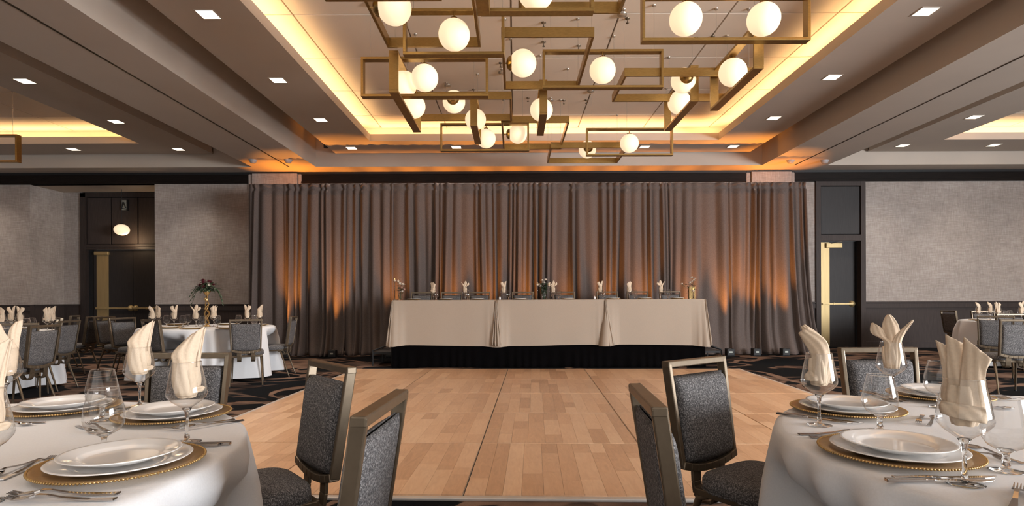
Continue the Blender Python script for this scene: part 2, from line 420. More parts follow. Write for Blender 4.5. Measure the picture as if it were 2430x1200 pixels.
# ---------------------------------------------------------------- walls
ZW = atY(592, 436, W).z            # top of wallpaper
ZR = atY(2100, 715, W).z           # top of chair rail
XA, XB2 = XY(72, W), XY(368, W)    # recess opening
XD0, XD1 = XY(1935, W), XY(2052, W)
YQ = 14.4
wb = struct('wall_back')
def wallseg(x0, x1, y, parent, rail=True, top=ZW):
    box('wallpaper', 'paper', (x0, y, ZR), (x1, y + 0.12, top), parent)
    box('wainscot', 'wood_mid', (x0, y - 0.004, 0), (x1, y + 0.12, ZR), parent)
    # chair rail: cap, shadow groove, apron
    box('chair_rail', 'wood_mid', (x0, y - 0.03, ZR - 0.03), (x1, y, ZR), parent, bevel=0.004)
    box('chair_rail_apron', 'wood_mid', (x0, y - 0.022, ZR - 0.145), (x1, y, ZR - 0.042), parent, bevel=0.003)
    box('base_board', 'wood_mid', (x0, y - 0.022, 0.0), (x1, y, 0.14), parent, bevel=0.003)
wallseg(XL, XA, W, wb); wallseg(XB2, XD0, W, wb); wallseg(XD1, XR, W, wb)
for x0, x1 in ((XL, XY(592, W)), (XY(718, W), XY(1770, W)), (XY(1885, W), XR)):
    box('crown', 'wood_crown', (x0, W - 0.035, ZW), (x1, W + 0.12, ZB), wb)
    box('crown_lip', 'wood_crown', (x0, W - 0.06, ZW), (x1, W - 0.035, ZW + 0.045), wb, bevel=0.004)
    box('crown_lip', 'black', (x0, W - 0.05, ZB - 0.05), (x1, W - 0.035, ZB), wb)
for x0, x1 in ((XY(592, W), XY(718, W)), (XY(1770, W), XY(1885, W))):
    box('pilaster', 'paper', (x0 + 0.11, W - 0.09, 0), (x1 - 0.09, W + 0.1, ZB - 0.04), wb)
    box('pilaster_edge', 'paper', (x0, W - 0.05, 0), (x0 + 0.10, W + 0.1, ZB - 0.04), wb, bevel=0.02)
    box('pilaster_edge', 'paper', (x1 - 0.08, W - 0.05, 0), (x1, W + 0.1, ZB - 0.04), wb, bevel=0.02)
    box('pilaster_cap', 'black', (x0, W - 0.06, ZB - 0.04), (x1, W + 0.1, ZB - 0.002), wb)
# recess
wr = struct('wall_recess')
box('wallpaper', 'paper', (XA - 0.12, W + 0.12, ZR), (XA, YQ, ZW), wr)
box('wainscot', 'wood_mid', (XA - 0.12, W + 0.12, 0), (XA + 0.004, YQ, ZR), wr)
box('wallpaper', 'paper', (XB2, W + 0.12, 0), (XB2 + 0.12, YQ, ZW), wr)
box('recess_ceiling', 'ceil', (XA - 0.12, W - 0.0, ZW), (XB2 + 0.12, YQ + 0.1, ZW + 0.08), wr)
xt0 = XY(195, YQ); xt1 = XB2
wallx = box('wallpaper', 'paper', (XA, YQ, ZR), (xt0, YQ + 0.1, ZW), wr)
box('wainscot', 'wood_mid', (XA, YQ, 0), (xt0, YQ + 0.1, ZR), wr)
box('chair_rail', 'wood_mid', (XA, YQ - 0.03, ZR - 0.03), (xt0, YQ, ZR), wr)
box('chair_rail', 'wood_mid', (XA, W + 0.1, ZR - 0.03), (XA + 0.03, YQ, ZR), wr)

# ---- double door in the recess
def panic_bar(parent, x0, x1, z, y, end):
    """brass push rail with a domed end housing"""
    h = MB().box((x0, y - 0.075, z - 0.022), (x1, y - 0.045, z + 0.022)).build('panic_bar', 'brass_door', parent, bevel=0.006)
    MB().box((x0 + 0.35 * (x1 - x0), y - 0.08, z - 0.03), (x0 + 0.39 * (x1 - x0), y - 0.04, z + 0.03)).build('bar_collar', 'brass_door', h, bevel=0.004)
    xe = x1 if end > 0 else x0
    MB().lathe([(0, 0.075), (0.03, 0.07), (0.06, 0.04), (0.075, 0.0)], 20).build('bar_housing', 'brass_door', h, loc=(xe, y, z), rot=(PI / 2, 0, 0))
    xo = x0 if end > 0 else x1
    MB().box((xo - 0.02, y - 0.06, z - 0.025), (xo + 0.02, y, z + 0.025)).build('bar_bracket', 'brass_door', h, bevel=0.004)
    return h
d1 = struct('door_1')
zdt = atY(270, 592, YQ).z; zft = atY(270, 458, YQ).z; zh0 = atY(270, 580, YQ).z; zh1 = atY(270, 468, YQ).z
x_lf, x_seam, x_rt = XY(222, YQ), XY(315, YQ), XB2 - 0.06
box('frame', 'wood_dark', (xt0, YQ - 0.06, 0), (XY(207, YQ), YQ + 0.1, zft), d1)
box('frame', 'wood_dark', (x_rt, YQ - 0.06, 0), (XB2, YQ + 0.1, zft), d1)
box('head_frame', 'wood_dark', (xt0, YQ - 0.06, zh1), (XB2, YQ + 0.1, zft), d1)
box('transom', 'wood_dark', (XY(207, YQ), YQ - 0.05, zdt), (x_rt, YQ + 0.1, zh0), d1)
box('transom_bead', 'wood_mid', (XY(207, YQ), YQ - 0.065, zdt + 0.06), (x_rt, YQ - 0.05, zh0 - 0.03), d1)
hx = [XY(207, YQ), XY(265, YQ), XY(329, YQ), x_rt]
for i in range(3):
    box('header_panel', 'wood_mid', (hx[i] + 0.012, YQ - 0.015, zh0 + 0.012), (hx[i + 1] - 0.012, YQ + 0.05, zh1 - 0.012), d1, bevel=0.006)
box('header_backing', 'black', (hx[0], YQ + 0.05, zh0), (hx[3], YQ + 0.1, zh1), d1)
box('reveal', 'black', (XY(207, YQ), YQ + 0.06, 0), (x_lf, YQ + 0.1, zdt), d1)
lf = box('door_leaf', 'door_paint', (x_lf, YQ + 0.02, 0.01), (x_seam - 0.004, YQ + 0.07, zdt - 0.01), d1)
rf = box('door_leaf', 'door_paint', (x_seam + 0.004, YQ + 0.02, 0.01), (x_rt, YQ + 0.07, zdt - 0.01), d1)
zb1 = atY(290, 731, YQ).z
box('edge_plate', 'brass_door', (XY(229, YQ), YQ + 0.008, 0.02), (XY(257, YQ), YQ + 0.02, zdt - 0.10), lf)
box('closer_box', 'brass_door', (XY(226, YQ), YQ - 0.05, zdt - 0.13), (XY(259, YQ), YQ + 0.02, zdt - 0.05), lf, bevel=0.008)
panic_bar(lf, XY(230, YQ), XY(309, YQ), zb1, YQ + 0.02, 1)
panic_bar(rf, XY(321, YQ), XY(400, YQ), zb1, YQ + 0.02, -1)
# ---- single door on the right
d2 = struct('door_2')
zdt2 = atY(1990, 571, W).z; zp0 = atY(1995, 557, W).z; zp1 = atY(1995, 441, W).z
xl, xr = XY(1946, W), XY(2041, W)
box('frame', 'wood_mid', (XD0, W - 0.05, 0), (xl, W + 0.12, ZW), d2)
box('frame', 'wood_mid', (xr, W - 0.05, 0), (XD1, W + 0.12, ZW), d2)
box('transom', 'wood_mid', (xl, W - 0.045, zdt2), (xr, W + 0.12, zp0), d2)
box('head_frame', 'wood_mid', (xl, W - 0.045, zp1), (xr, W + 0.12, ZW), d2)
box('header_backing', 'black', (xl, W + 0.06, zp0), (xr, W + 0.12, zp1), d2)
box('header_panel', 'door_paint', (xl + 0.015, W - 0.02, zp0 + 0.015), (xr - 0.015, W + 0.06, zp1 - 0.015), d2, bevel=0.006)
yl = W + 0.16
leaf = box('door_leaf', 'door_paint', (xl, yl, 0.01), (XY(2029, yl), yl + 0.05, zdt2), d2)
box('reveal', 'black', (XY(2029, yl), yl - 0.04, 0), (xr + 0.02, yl + 0.05, zdt2), d2)
box('edge_plate', 'brass_door', (XY(1947, yl), yl - 0.012, 0.02), (XY(1968, yl), yl, zdt2 - 0.02), leaf)
cl_ = box('door_closer', 'brass_door', (XY(1958, yl), yl - 0.07, atY(1975, 588, yl).z), (XY(1996, yl), yl, atY(1975, 577, yl).z), leaf, bevel=0.006)
MB().bar((XY(1964, yl), yl - 0.04, zdt2 - 0.06), (XY(1990, yl), yl - 0.14, zdt2 - 0.02), 0.025, 0.012).build('closer_arm', 'chair_metal', cl_)
panic_bar(leaf, XY(1948, yl), XY(2021, yl), atY(1985, 720.5, yl).z, yl, 1)
# side and rear walls
wl = struct('wall_left'); box('wallpaper', 'paper', (XL - 0.12, YR, 0), (XL, W, ZB), wl)
wrt = struct('wall_right')
box('wallpaper', 'paper', (XR, 2.5, 0), (XR + 0.12, W, ZB), wrt)
box('wallpaper', 'paper', (XR, YR, 3.4), (XR + 0.12, 2.5, ZB), wrt)
box('wallpaper', 'paper', (XR, YR, 0), (XR + 0.12, 2.5, 0.5), wrt)

# small wall fittings in the recess
p = atY(293, 487, YQ - 0.1)
s = thing('wall_bracket', 'small grey folded metal bracket high above left double door', 'bracket', (p.x, YQ - 0.015, p.z))
MB().box((-0.07, -0.07, -0.11), (0.06, -0.055, 0.13)).build('plate', 'grey_plate', s, bevel=0.004)
MB().bar((-0.05, -0.075, -0.06), (0.0, -0.09, 0.08), 0.02, 0.02).bar((0.05, -0.075, -0.06), (0.0, -0.09, 0.08), 0.02, 0.02).bar((-0.06, -0.08, -0.07), (0.06, -0.08, -0.09), 0.02, 0.02).build('arm', 'black', s)
MB().box((0.06, -0.07, -0.12), (0.085, 0.0, 0.14)).build('side_plate', 'black', s)
YG = 14.0
p = atY(289, 545, YG)
s = thing('wall_globe_light', 'lone oval glowing globe lamp hanging before the left double door header', 'lamp', (p.x, YG, p.z))
MB().sphere((0, 0, 0), 0.165, 28, 16, 0.8).build('globe', 'globe', s)
MB().tube([(0, 0, 0.12), (0, 0, ZW - p.z)], 0.005).build('stem', 'black', s)
MB().lathe([(0, 0.16), (0.045, 0.15), (0.05, 0.125)], 16).build('cap', 'black', s)
lp = bpy.data.lights.new('wall_globe', 'POINT'); lp.energy = 10; lp.color = (1, 0.7, 0.42); lp.shadow_soft_size = 0.17
lo = bpy.data.objects.new('wall_globe', lp); col.objects.link(lo); lo.location = (p.x + 0.1, YG + 0.1, p.z - 0.25)

# ---------------------------------------------------------------- recessed square downlights
def downlight(px, py, side, label):
    q = atZ(px, py, ZC)
    t = thing('recessed_downlight', label, 'downlight', (q.x, q.y, ZC), 0, 'square downlights in the dropped ceiling')
    h = 0.095
    MB().box((-h, -h, -0.004), (h, h, 0.0)).build('lens', 'downlight', t)
    fr = MB()
    for a, b in (((-h - 0.012, -h - 0.012), (h + 0.012, -h)), ((-h - 0.012, h), (h + 0.012, h + 0.012)), ((-h - 0.012, -h), (-h, h)), ((h, -h), (h + 0.012, h))):
        fr.box((a[0], a[1], -0.006), (b[0], b[1], 0.0))
    fr.build('trim_ring', 'ceil', t)
    spot('downlight_beam', (q.x, q.y, ZC - 0.02), (q.x, q.y, 0), DOWN, (1.0, 0.88, 0.76), 98, 1.0, 0.08)
dl = [(494, 34), (660, 190), (761, 284), (834, 351)]
for i, (a, b) in enumerate(dl): downlight(a, b, 0, 'square lit downlight, %s from the camera in row left of brass chandelier' % ORD[i])
dr = [(2197, 27), (1975, 183), (1836, 280), (1740, 347)]
for i, (a, b) in enumerate(dr): downlight(a, b, 0, 'square lit downlight, %s from the camera in row right of brass chandelier' % ORD[i])
downlight(1083, 349, 0, 'square lit downlight behind low brass frames, nearest the drape, left of centre')
downlight(1306, 348.5, 0, 'square lit downlight hidden behind the lowest flat brass frame at the drape end')
downlight(1530, 348, 0, 'square lit downlight seen beside a hanging globe, nearest the drape, right of centre')
for i, (a, b) in enumerate([(59, 192), (275, 288), (424, 354)]): downlight(a, b, 0, 'square lit downlight, %s from the camera on left side bay ceiling edge' % ORD[i])
downlight(174, 354, 0, 'square lit downlight below the glowing cove of the left side bay')
for i, (a, b) in enumerate([(2312, 277.5), (2142, 345)]): downlight(a, b, 0, 'square lit downlight, %s from the camera on right side bay ceiling edge' % ORD[i])
downlight(2358, 344, 0, 'square lit downlight below the glowing cove of the right side bay')
# the same grid goes on behind and above the camera (light only; out of view)
q0 = atZ(494, 34, ZC); q1 = atZ(2197, 27, ZC); q2 = atZ(59, 192, ZC); q3 = atZ(2312, 277, ZC)
for x in (q0.x, q1.x):
    for y in (4.7, 2.7, 0.7, -1.3): spot('downlight_beam', (x, y, ZC - 0.02), (x, y, 0), DOWN * 1.6, (1.0, 0.88, 0.76), 98, 1.0, 0.08)
for x in (q2.x, q3.x):
    for y in (6.7, 4.7, 2.7, 0.7): spot('downlight_beam', (x, y, ZC - 0.02), (x, y, 0), DOWN, (1.0, 0.88, 0.76), 98, 1.0, 0.08)
for x in (-11.9, -13.9, 12.3, 14.9):  # unseen spots added out in the side bays to brighten the walls
    for y in (12.5,) + ((10.5, 8.5, 6.5) if abs(x) > 13 else ()): spot('downlight_beam', (x, y, ZC - 0.02), (x, y, 0), DOWN, (1.0, 0.88, 0.76), 98, 1.0, 0.08)
for i, (px, py, wh) in enumerate([(600, 379, 'left beam, left of the track'), (684, 379, 'left beam, right of the track'), (1876, 380, 'right beam, left of the track'), (1957, 380, 'right beam, right of the track')]):
    q = atZ(px, py, ZB)
    o = MB().lathe([(0, -0.07), (0.05, -0.065), (0.075, -0.03), (0.085, 0)], 20).build('ceiling_detector', 'beige_dev', None, loc=(q.x, q.y, ZB))
    tag(o, 'round pale ceiling detector under the ' + wh, 'detector')
sk = 0
for i, (px, py) in enumerate(sorted([(1290, 53), (1290, 99), (1373, 108), (1489, 43), (1651, 89), (1691, 86), (1125, 125), (1188, 149), (1253, 232), (1338, 238), (1391, 237), (1124, 212)])):
    q = atZ(px, py, ZU)
    o = MB().lathe([(0, -0.07), (0.018, -0.068), (0.02, -0.06), (0.006, -0.058), (0.006, -0.02), (0.028, -0.012), (0.03, 0)], 12).build('sprinkler_head', 'chair_metal', None, loc=(q.x, q.y, ZU))
    tag(o, 'small dark sprinkler on the coffer ceiling above chandelier, %s from left' % ORD[i], 'sprinkler', 'small sprinklers on the coffer ceiling')

# ---------------------------------------------------------------- chandelier of brass frames
G = 0.155
def pendant(kind, dims, globes, label, wires=True):
    """kind X: (x0,x1,y,zb,zt); Y: (x,y0,y1,zb,zt); H: (x0,x1,y0,y1,zb); z relative to the lens height"""
    t = 0.028; d = 0.1; fr = MB(); tops = []
    if kind == 'X':
        x0, x1, y, zb, zt = dims; zb += CH; zt += CH; c = ((x0 + x1) / 2, y + d / 2, zt)
        L = [((x0, y, zb), (x1, y + d, zb + t)), ((x0, y, zt - t), (x1, y + d, zt)), ((x0, y, zb + t), (x0 + t, y + d, zt - t)), ((x1 - t, y, zb + t), (x1, y + d, zt - t))]
        tops = [(x0 + 0.1, y + d / 2), (x1 - 0.1, y + d / 2)]
    elif kind == 'Y':
        x, y0, y1, zb, zt = dims; zb += CH; zt += CH; c = (x + d / 2, (y0 + y1) / 2, zt)
        L = [((x, y0, zb), (x + d, y1, zb + t)), ((x, y0, zt - t), (x + d, y1, zt)), ((x, y0, zb + t), (x + d, y0 + t, zt - t)), ((x, y1 - t, zb + t), (x + d, y1, zt - t))]
        tops = [(x + d / 2, y0 + 0.1), (x + d / 2, y1 - 0.1)]
    else:
        x0, x1, y0, y1, zb = dims; zb += CH; zt = zb + d; c = ((x0 + x1) / 2, (y0 + y1) / 2, zt)
        L = [((x0, y0, zb), (x1, y0 + t, zt)), ((x0, y1 - t, zb), (x1, y1, zt)), ((x0, y0 + t, zb), (x0 + t, y1 - t, zt)), ((x1 - t, y0 + t, zb), (x1, y1 - t, zt))]
        tops = [(x0 + t / 2, y0 + 0.1), (x1 - t / 2, y0 + 0.1), (x0 + t / 2, y1 - 0.1), (x1 - t / 2, y1 - 0.1)]
    root = thing('pendant_frame_light', label, 'pendant light', c, 0, 'brass frames of the big chandelier')
    C = Vector(c)
    for a, b in L:
        MB().box(Vector(a) - C, Vector(b) - C).build('frame_bar', 'brass', root, bevel=0.003)
    for (x, y) in tops:
        MB().tube([(x - c[0], y - c[1], 0), (x - c[0], y - c[1], ZU - zt)], 0.0022, 5).build('suspension_cable', 'wire', root)
    for (x, y) in tops:
        MB().lathe([(0, -0.02), (0.02, -0.018), (0.024, 0)], 12).build('cable_anchor', 'wire', root, loc=(x - c[0], y - c[1], ZU - zt))
    MB().lathe([(0, -0.03), (0.055, -0.028), (0.062, 0)], 20).build('canopy', 'wire', root, loc=(tops[0][0] - c[0], tops[0][1] - c[1] + 0.12, ZU - zt))
    for (gx, gy, gz, mount) in globes:
        g = Vector((gx, gy, gz + CH)) - C
        go = MB().sphere((0, 0, 0), G, 36, 20).build('globe', 'globe', root, loc=g)
        if mount == 'top':
            top = -t - g.z + 0.0
            MB().lathe([(0.0, G + 0.014), (0.035, G + 0.012), (0.04, G - 0.008)], 20).tube([(0, 0, G), (0, 0, top)], 0.007, 8).build('stem', 'brass', go)
        elif mount in ('left', 'front'):
            if mount == 'left': wall = dims[0] + t - gx; ax = Vector((-1, 0, 0)); L_ = -wall; rot = (0, -PI / 2, 0)
            else: wall = dims[2] + t - gy; ax = Vector((0, -1, 0)); L_ = -wall; rot = (PI / 2, 0, 0)
            dz = max(-0.05, min(0.05, (zb + d / 2) - (gz + CH)))
            MB().lathe([(0.0, G + 0.035), (0.05, G + 0.03), (0.078, G + 0.004), (0.085, G - 0.028)], 28).tube([(0, 0, G + 0.02), (0, 0, L_)], 0.008, 8).build('globe_cap', 'brass', go, rot=rot)
PD = [
 ('X', (1.224, 2.83, 5.62, 2.453, 2.90), [(1.652, 5.67, 2.677, 'top'), (2.40, 5.67, 2.673, 'top')], 'large upright brass frame with two globes, rightmost and closest of the chandelier'),
 ('X', (0.34, 1.775, 7.0, 2.50, 2.955), [(1.057, 7.05, 2.72, 'top')], 'upright brass frame with one globe at its middle, right of chandelier centre'),
 ('X', (-1.763, -0.30, 6.78, 2.329, 2.785), [(-1.034, 6.83, 2.556, 'top')], 'low upright brass frame at chandelier left, crossed by a narrow end-on frame'),
 ('X', (-1.092, -0.095, 5.79, 2.399, 2.854), [(-0.592, 5.84, 2.611, 'top')], 'short upright brass frame with one big globe, upper left of chandelier'),
 ('X', (-1.505, -0.574, 4.62, 2.377, 2.83), [], 'upright brass frame cut by the top edge at left, its bottom bar just showing'),
 ('X', (-0.28, 0.668, 4.9, 2.387, 2.84), [(0.187, 4.95, 2.58, 'top')], 'upright brass frame cut by the top edge near middle, globe half out of view'),
 ('X', (-1.194, 0.2375, 9.5, 2.38, 2.83), [(-0.457, 9.55, 2.59, 'top')], 'far upright brass frame with small hanging globe, left of centre by cove light'),
 ('X', (1.197, 2.64, 9.8, 2.373, 2.828), [(1.92, 9.85, 2.582, 'top')], 'farthest upright brass frame with one globe, at right over the far downlights'),
 ('Y', (2.40, 5.9, 7.24, 2.29, 2.745), [(2.465, 6.65, 2.537, 'top')], 'end-on brass frame with one globe at far right, below the largest upright frame'),
 ('Y', (2.203, 7.36, 8.68, 2.45, 2.90), [(2.24, 8.0, 2.646, 'top')], 'end-on brass frame whose globe hides behind flat frame, lower right'),
 ('Y', (-1.35, 6.36, 7.9, 2.226, 2.68), [(-1.30, 6.95, 2.53, 'top'), (-1.30, 7.6, 2.48, 'top')], 'end-on brass frame with two globes one behind the other, lower left'),
 ('Y', (-0.62, 8.3, 9.3, 2.43, 2.88), [(-0.575, 8.75, 2.656, 'top')], 'end-on narrow brass frame splitting its globe, left of chandelier centre'),
 ('Y', (0.326, 7.6, 8.6, 2.367, 2.82), [(0.371, 8.05, 2.571, 'top')], 'end-on narrow brass frame splitting its globe, in the chandelier middle'),
 ('Y', (-0.295, 3.4, 4.8, 2.297, 2.75), [], 'end-on brass frame without globe, crossing the top edge left of the middle'),
 ('H', (-1.335, -0.35, 4.75, 6.23, 2.65), [(-1.085, 5.35, 2.64, 'left')], 'flat-lying brass frame with side-mounted globe at upper left'),
 ('H', (-0.13, 0.816, 5.98, 7.49, 2.65), [(0.102, 6.8, 2.71, 'left')], 'flat-lying brass frame with side-mounted globe in the chandelier middle'),
 ('H', (-0.2, 0.833, 8.9, 10.5, 2.65), [(0.056, 9.75, 2.716, 'left')], 'flat-lying brass frame with side-mounted small globe, low centre'),
 ('H', (1.32, 2.86, 7.05, 7.98, 2.65), [(2.13, 7.42, 2.73, 'front')], 'flat-lying brass frame with capped globe behind front bar, right'),
 ('H', (0.627, 1.98, 10.2, 11.37, 2.60), [(1.31, 10.6, 2.67, 'front')], 'lowest flat-lying brass frame with capped globe, right of centre at drape end'),
 ('H', (-1.59, -0.034, 7.84, 8.81, 2.65), [(-0.832, 8.15, 2.72, 'front')], 'flat-lying brass frame with capped globe, left of chandelier centre'),
 ('H', (0.04, 0.954, 3.9, 5.3, 2.55), [], 'flat-lying brass frame without globe crossing the top edge at the middle'),
]
for k, dm, g, lb in PD: pendant(k, dm, g, lb)
pendant('X', (-9.7, -8.27, 9.8, 2.30, 2.76), [], 'brass frame end at the left edge, hanging alone in the left side bay')

# ================================================================ drape wall
YD = 12.05
ZD = atY(1222, 435, YD).z
def drape_panel(px0, px1, label, flare0=0.0, flare1=0.0, seed=0, yoff=0.0):
    rnd = random.Random(seed)
    x0, x1 = XY(px0, YD), XY(px1, YD); Wd = x1 - x0
    # folds: irregular positions with their own depth
    n = max(6, int(Wd / 0.15)); pos = []; x = 0
    for i in range(n): pos.append(x); x += rnd.choice((0.5, 0.7, 0.9, 1.2, 1.9)) * rnd.uniform(0.85, 1.15)
    pos = [p / x for p in pos] + [1.0]
    dep = [rnd.uniform(0.3, 1.35) for _ in pos]; lag = [rnd.uniform(-1, 1) for _ in pos]
    merge = [rnd.random() < 0.45 for _ in pos]
    def fold(u, v):
        k = 0
        while k < len(pos) - 2 and u > pos[k + 1]: k += 1
        f = (u - pos[k]) / (pos[k + 1] - pos[k])
        s_ = 0.5 - 0.5 * math.cos(2 * PI * f)
        a = dep[k] * (1.0 - 0.75 * (merge[k] * max(0, (1 - v) - 0.3) / 0.7))
        return (s_ ** 0.8) * a
    bot = 0.015
    def fn(u, v):          # v: 0 floor, 1 top
        vv = v
        z = bot + (ZD - bot) * vv
        low = (1 - vv)
        amp = 0.075 + 0.095 * low
        spread = 0
        if flare0 and u < 0.25: spread -= flare0 * (1 - u / 0.25) ** 1.5 * max(0, low - 0.15) ** 3
        if flare1 and u > 0.75: spread += flare1 * ((u - 0.75) / 0.25) ** 1.5 * max(0, low - 0.15) ** 3
        x = x0 + Wd * (u + 0.018 * math.sin(6.3 * u * 2 + seed + low * 1.5) * low + 0.006 * math.sin(31 * u + seed) * low) + spread
        y = YD + yoff - amp * fold(u, vv) + 0.03 * math.sin(u * 9 + seed) * low
        if vv < 0.18:      # hem kicks out on the floor
            k = ((0.18 - vv) / 0.18) ** 2; y -= 0.20 * k * (0.6 + 0.4 * math.sin(u * 23 + seed))
        if vv > 0.955: y += 0.02 * math.sin(PI * (vv - 0.955) / 0.045) ; y = YD + yoff - (YD + yoff - y) * (0.45 if vv < 0.985 else 1.0)
        return (x, y, z)
    nu = n * 10
    zs = [0, .02, .045, .075, .11, .15, .2, .3, .4, .5, .6, .7, .8, .88, .93, .955, .965, .975, .985, 1.0]
    mb = MB(); k = nu + 1
    vs = [fn(i / nu, z) for z in zs for i in range(k)]
    fs = [(j * k + i, j * k + i + 1, (j + 1) * k + i + 1, (j + 1) * k + i) for j in range(len(zs) - 1) for i in range(nu)]
    mb.add(vs, fs, True)
    o = mb.build('drape_curtain', 'drape', None, solid=0.006)
    tag(o, label, 'curtain', 'taupe drapes of the backdrop')
    return o
drape_panel(592, 824, 'leftmost taupe drape of backdrop, ending beside the beige wall', flare0=0.0, seed=3)
drape_panel(822, 936, 'narrow taupe drape left of the stage table end', seed=11, yoff=-0.015)
drape_panel(934, 1267, 'taupe drape behind the left half of the head table', seed=5)
drape_panel(1265, 1585, 'taupe drape behind the right half of the head table', seed=8, yoff=-0.01)
drape_panel(1583, 1913, 'rightmost taupe drape of backdrop, flaring at the hem by right door', flare1=0.55, seed=21)
pr = thing('drape_stand', 'metal pipe frame carrying the taupe drapes at top', 'drape stand', (0.3, YD + 0.12, 0))
MB().tube([(XY(594, YD) - 0.3, 0, ZD - 0.03), (XY(1912, YD) - 0.3, 0, ZD - 0.03)], 0.02, 10).build('crossbar', 'wire', pr)
for px in (596, 930, 1265, 1583, 1910):
    MB().tube([(XY(px, YD) - 0.3, 0.03, 0), (XY(px, YD) - 0.3, 0.03, ZD)], 0.02, 10).build('post', 'wire', pr)
    MB().box((XY(px, YD) - 0.5, -0.12, 0), (XY(px, YD) - 0.1, 0.2, 0.01)).build('base_plate', 'black', pr)

# uplights at the foot of the drapes
def uplight(px, label, k=1.0, visible=True, dy=0.0, tilt=0.05):
    y = YD - 0.42 + dy; x = XY(px, y)
    if visible:
        t = thing('drape_uplight', label, 'uplight', (x, y, 0), 0, 'uplights at the foot of the drapes')
        MB().box((-0.075, -0.075, 0.012), (0.075, 0.075, 0.15)).build('body', 'black', t, bevel=0.012)
        MB().lathe([(0, 0.152), (0.022, 0.152), (0.024, 0.15)], 20).build('lens', 'grey_plate', t)
        MB().box((-0.03, -0.077, 0.07), (0.03, -0.0745, 0.10)).build('control_panel', 'grey_plate', t)
        MB().box((-0.085, -0.04, 0.0), (0.085, 0.04, 0.012)).build('foot', 'black', t)
    spot('drape_uplight_beam', (x, y, 0.17), (x + 0.05, y + 0.26 + tilt, 2.0), UPL * k, (1.0, 0.36, 0.05), 33, 0.9, 0.06)
for i, (px, k) in enumerate([(676, 1.2), (789, 1.2), (925, 0.9), (1060, 0.8), (1150, 0.9), (1245, 0.9), (1345, 0.6), (1440, 0.9), (1530, 0.8), (1640, 0.9), (1731, 1.2), (1793, 1.2), (1862, 1.3)]):
    names = {676: 'black square uplight on floor behind chair at the left drape', 789: 'black square uplight on floor before left drape, beside the stage', 1731: 'black square uplight closest to the stage at right drape', 1793: 'black square uplight, middle of the three at right drape foot', 1862: 'black square uplight nearest the right door at drape foot'}
    uplight(px, names.get(px, 'black square uplight on the floor hidden behind the stage, %s from left' % ORD[max(0, i - 2)]), k)

for px in range(770, 1770, 82):
    spot('soffit_uplight_beam', (XY(px, 13.1), 13.08, 0.3), (XY(px, 13.1), 13.16, 4.0), 400, (1.0, 0.32, 0.03), 24, 0.9, 0.04)
for px in (650, 705, 1822, 1872):
    spot('soffit_uplight_beam', (XY(px, 12.8), 12.8, 0.3), (XY(px, 12.8), 12.82, 4.0), 700, (1.0, 0.32, 0.03), 27, 0.9, 0.04)

# ================================================================ dance floor
O = Vector((-0.303, 3.395, 0)); RZ = -math.atan(43 / 1400)
df = thing('dance_floor', 'portable light maple dance floor of square sections on the dark carpet', 'dance floor', O, RZ)
P = 1.22; rnd = random.Random(4)
def plank_layout(px, py):
    out = []; cols = [0.10, 0.13, 0.115, 0.14, 0.11, 0.13, 0.12, 0.135, 0.11]; s = P - 0.012 - sum(cols)
    cols.append(s); rnd.shuffle(cols); x = px + 0.006
    for c in cols:
        y = py + 0.006; ln = []
        nseg = rnd.choice((2, 3, 3)) if c > 0.108 else 1
        cuts = sorted(rnd.uniform(0.2, 0.8) for _ in range(nseg - 1))
        ys = [0] + cuts + [1]
        for a, b in zip(ys[:-1], ys[1:]):
            out.append((x, y + a * (P - 0.012), x + c, y + b * (P - 0.012)))
        x += c
    return out
for j in range(5):
    for i in range(-2, 3):
        x, y = i * P, j * P
        sec = MB().box((x + 0.003, y + 0.003, 0.0), (x + P - 0.003, y + P - 0.003, 0.014)).build('floor_section', 'seam', df)
        pl = plank_layout(x, y); g = 0.0006
        if j < 2:
            for a in pl:
                MB().box((a[0] + g, a[1] + g, 0.014), (a[2] - g, a[3] - g, 0.022)).build('plank', 'maple', sec)
        else:
            mb = MB()
            for a in pl: mb.box((a[0] + g, a[1] + g, 0.014), (a[2] - g, a[3] - g, 0.022))
            mb.build('planking', 'maple', sec, kind='stuff')
for a, b in (((-2 * P - 0.05, -0.045, 0), (3 * P + 0.05, 0.0, 0.018)), ((-2 * P - 0.05, 5 * P, 0), (3 * P + 0.05, 5 * P + 0.045, 0.018)), ((-2 * P - 0.045, 0, 0), (-2 * P, 5 * P, 0.018)), ((3 * P, 0, 0), (3 * P + 0.045, 5 * P, 0.018))):
    MB().box(a, b).build('edge_ramp', 'seam', df, bevel=0.005)

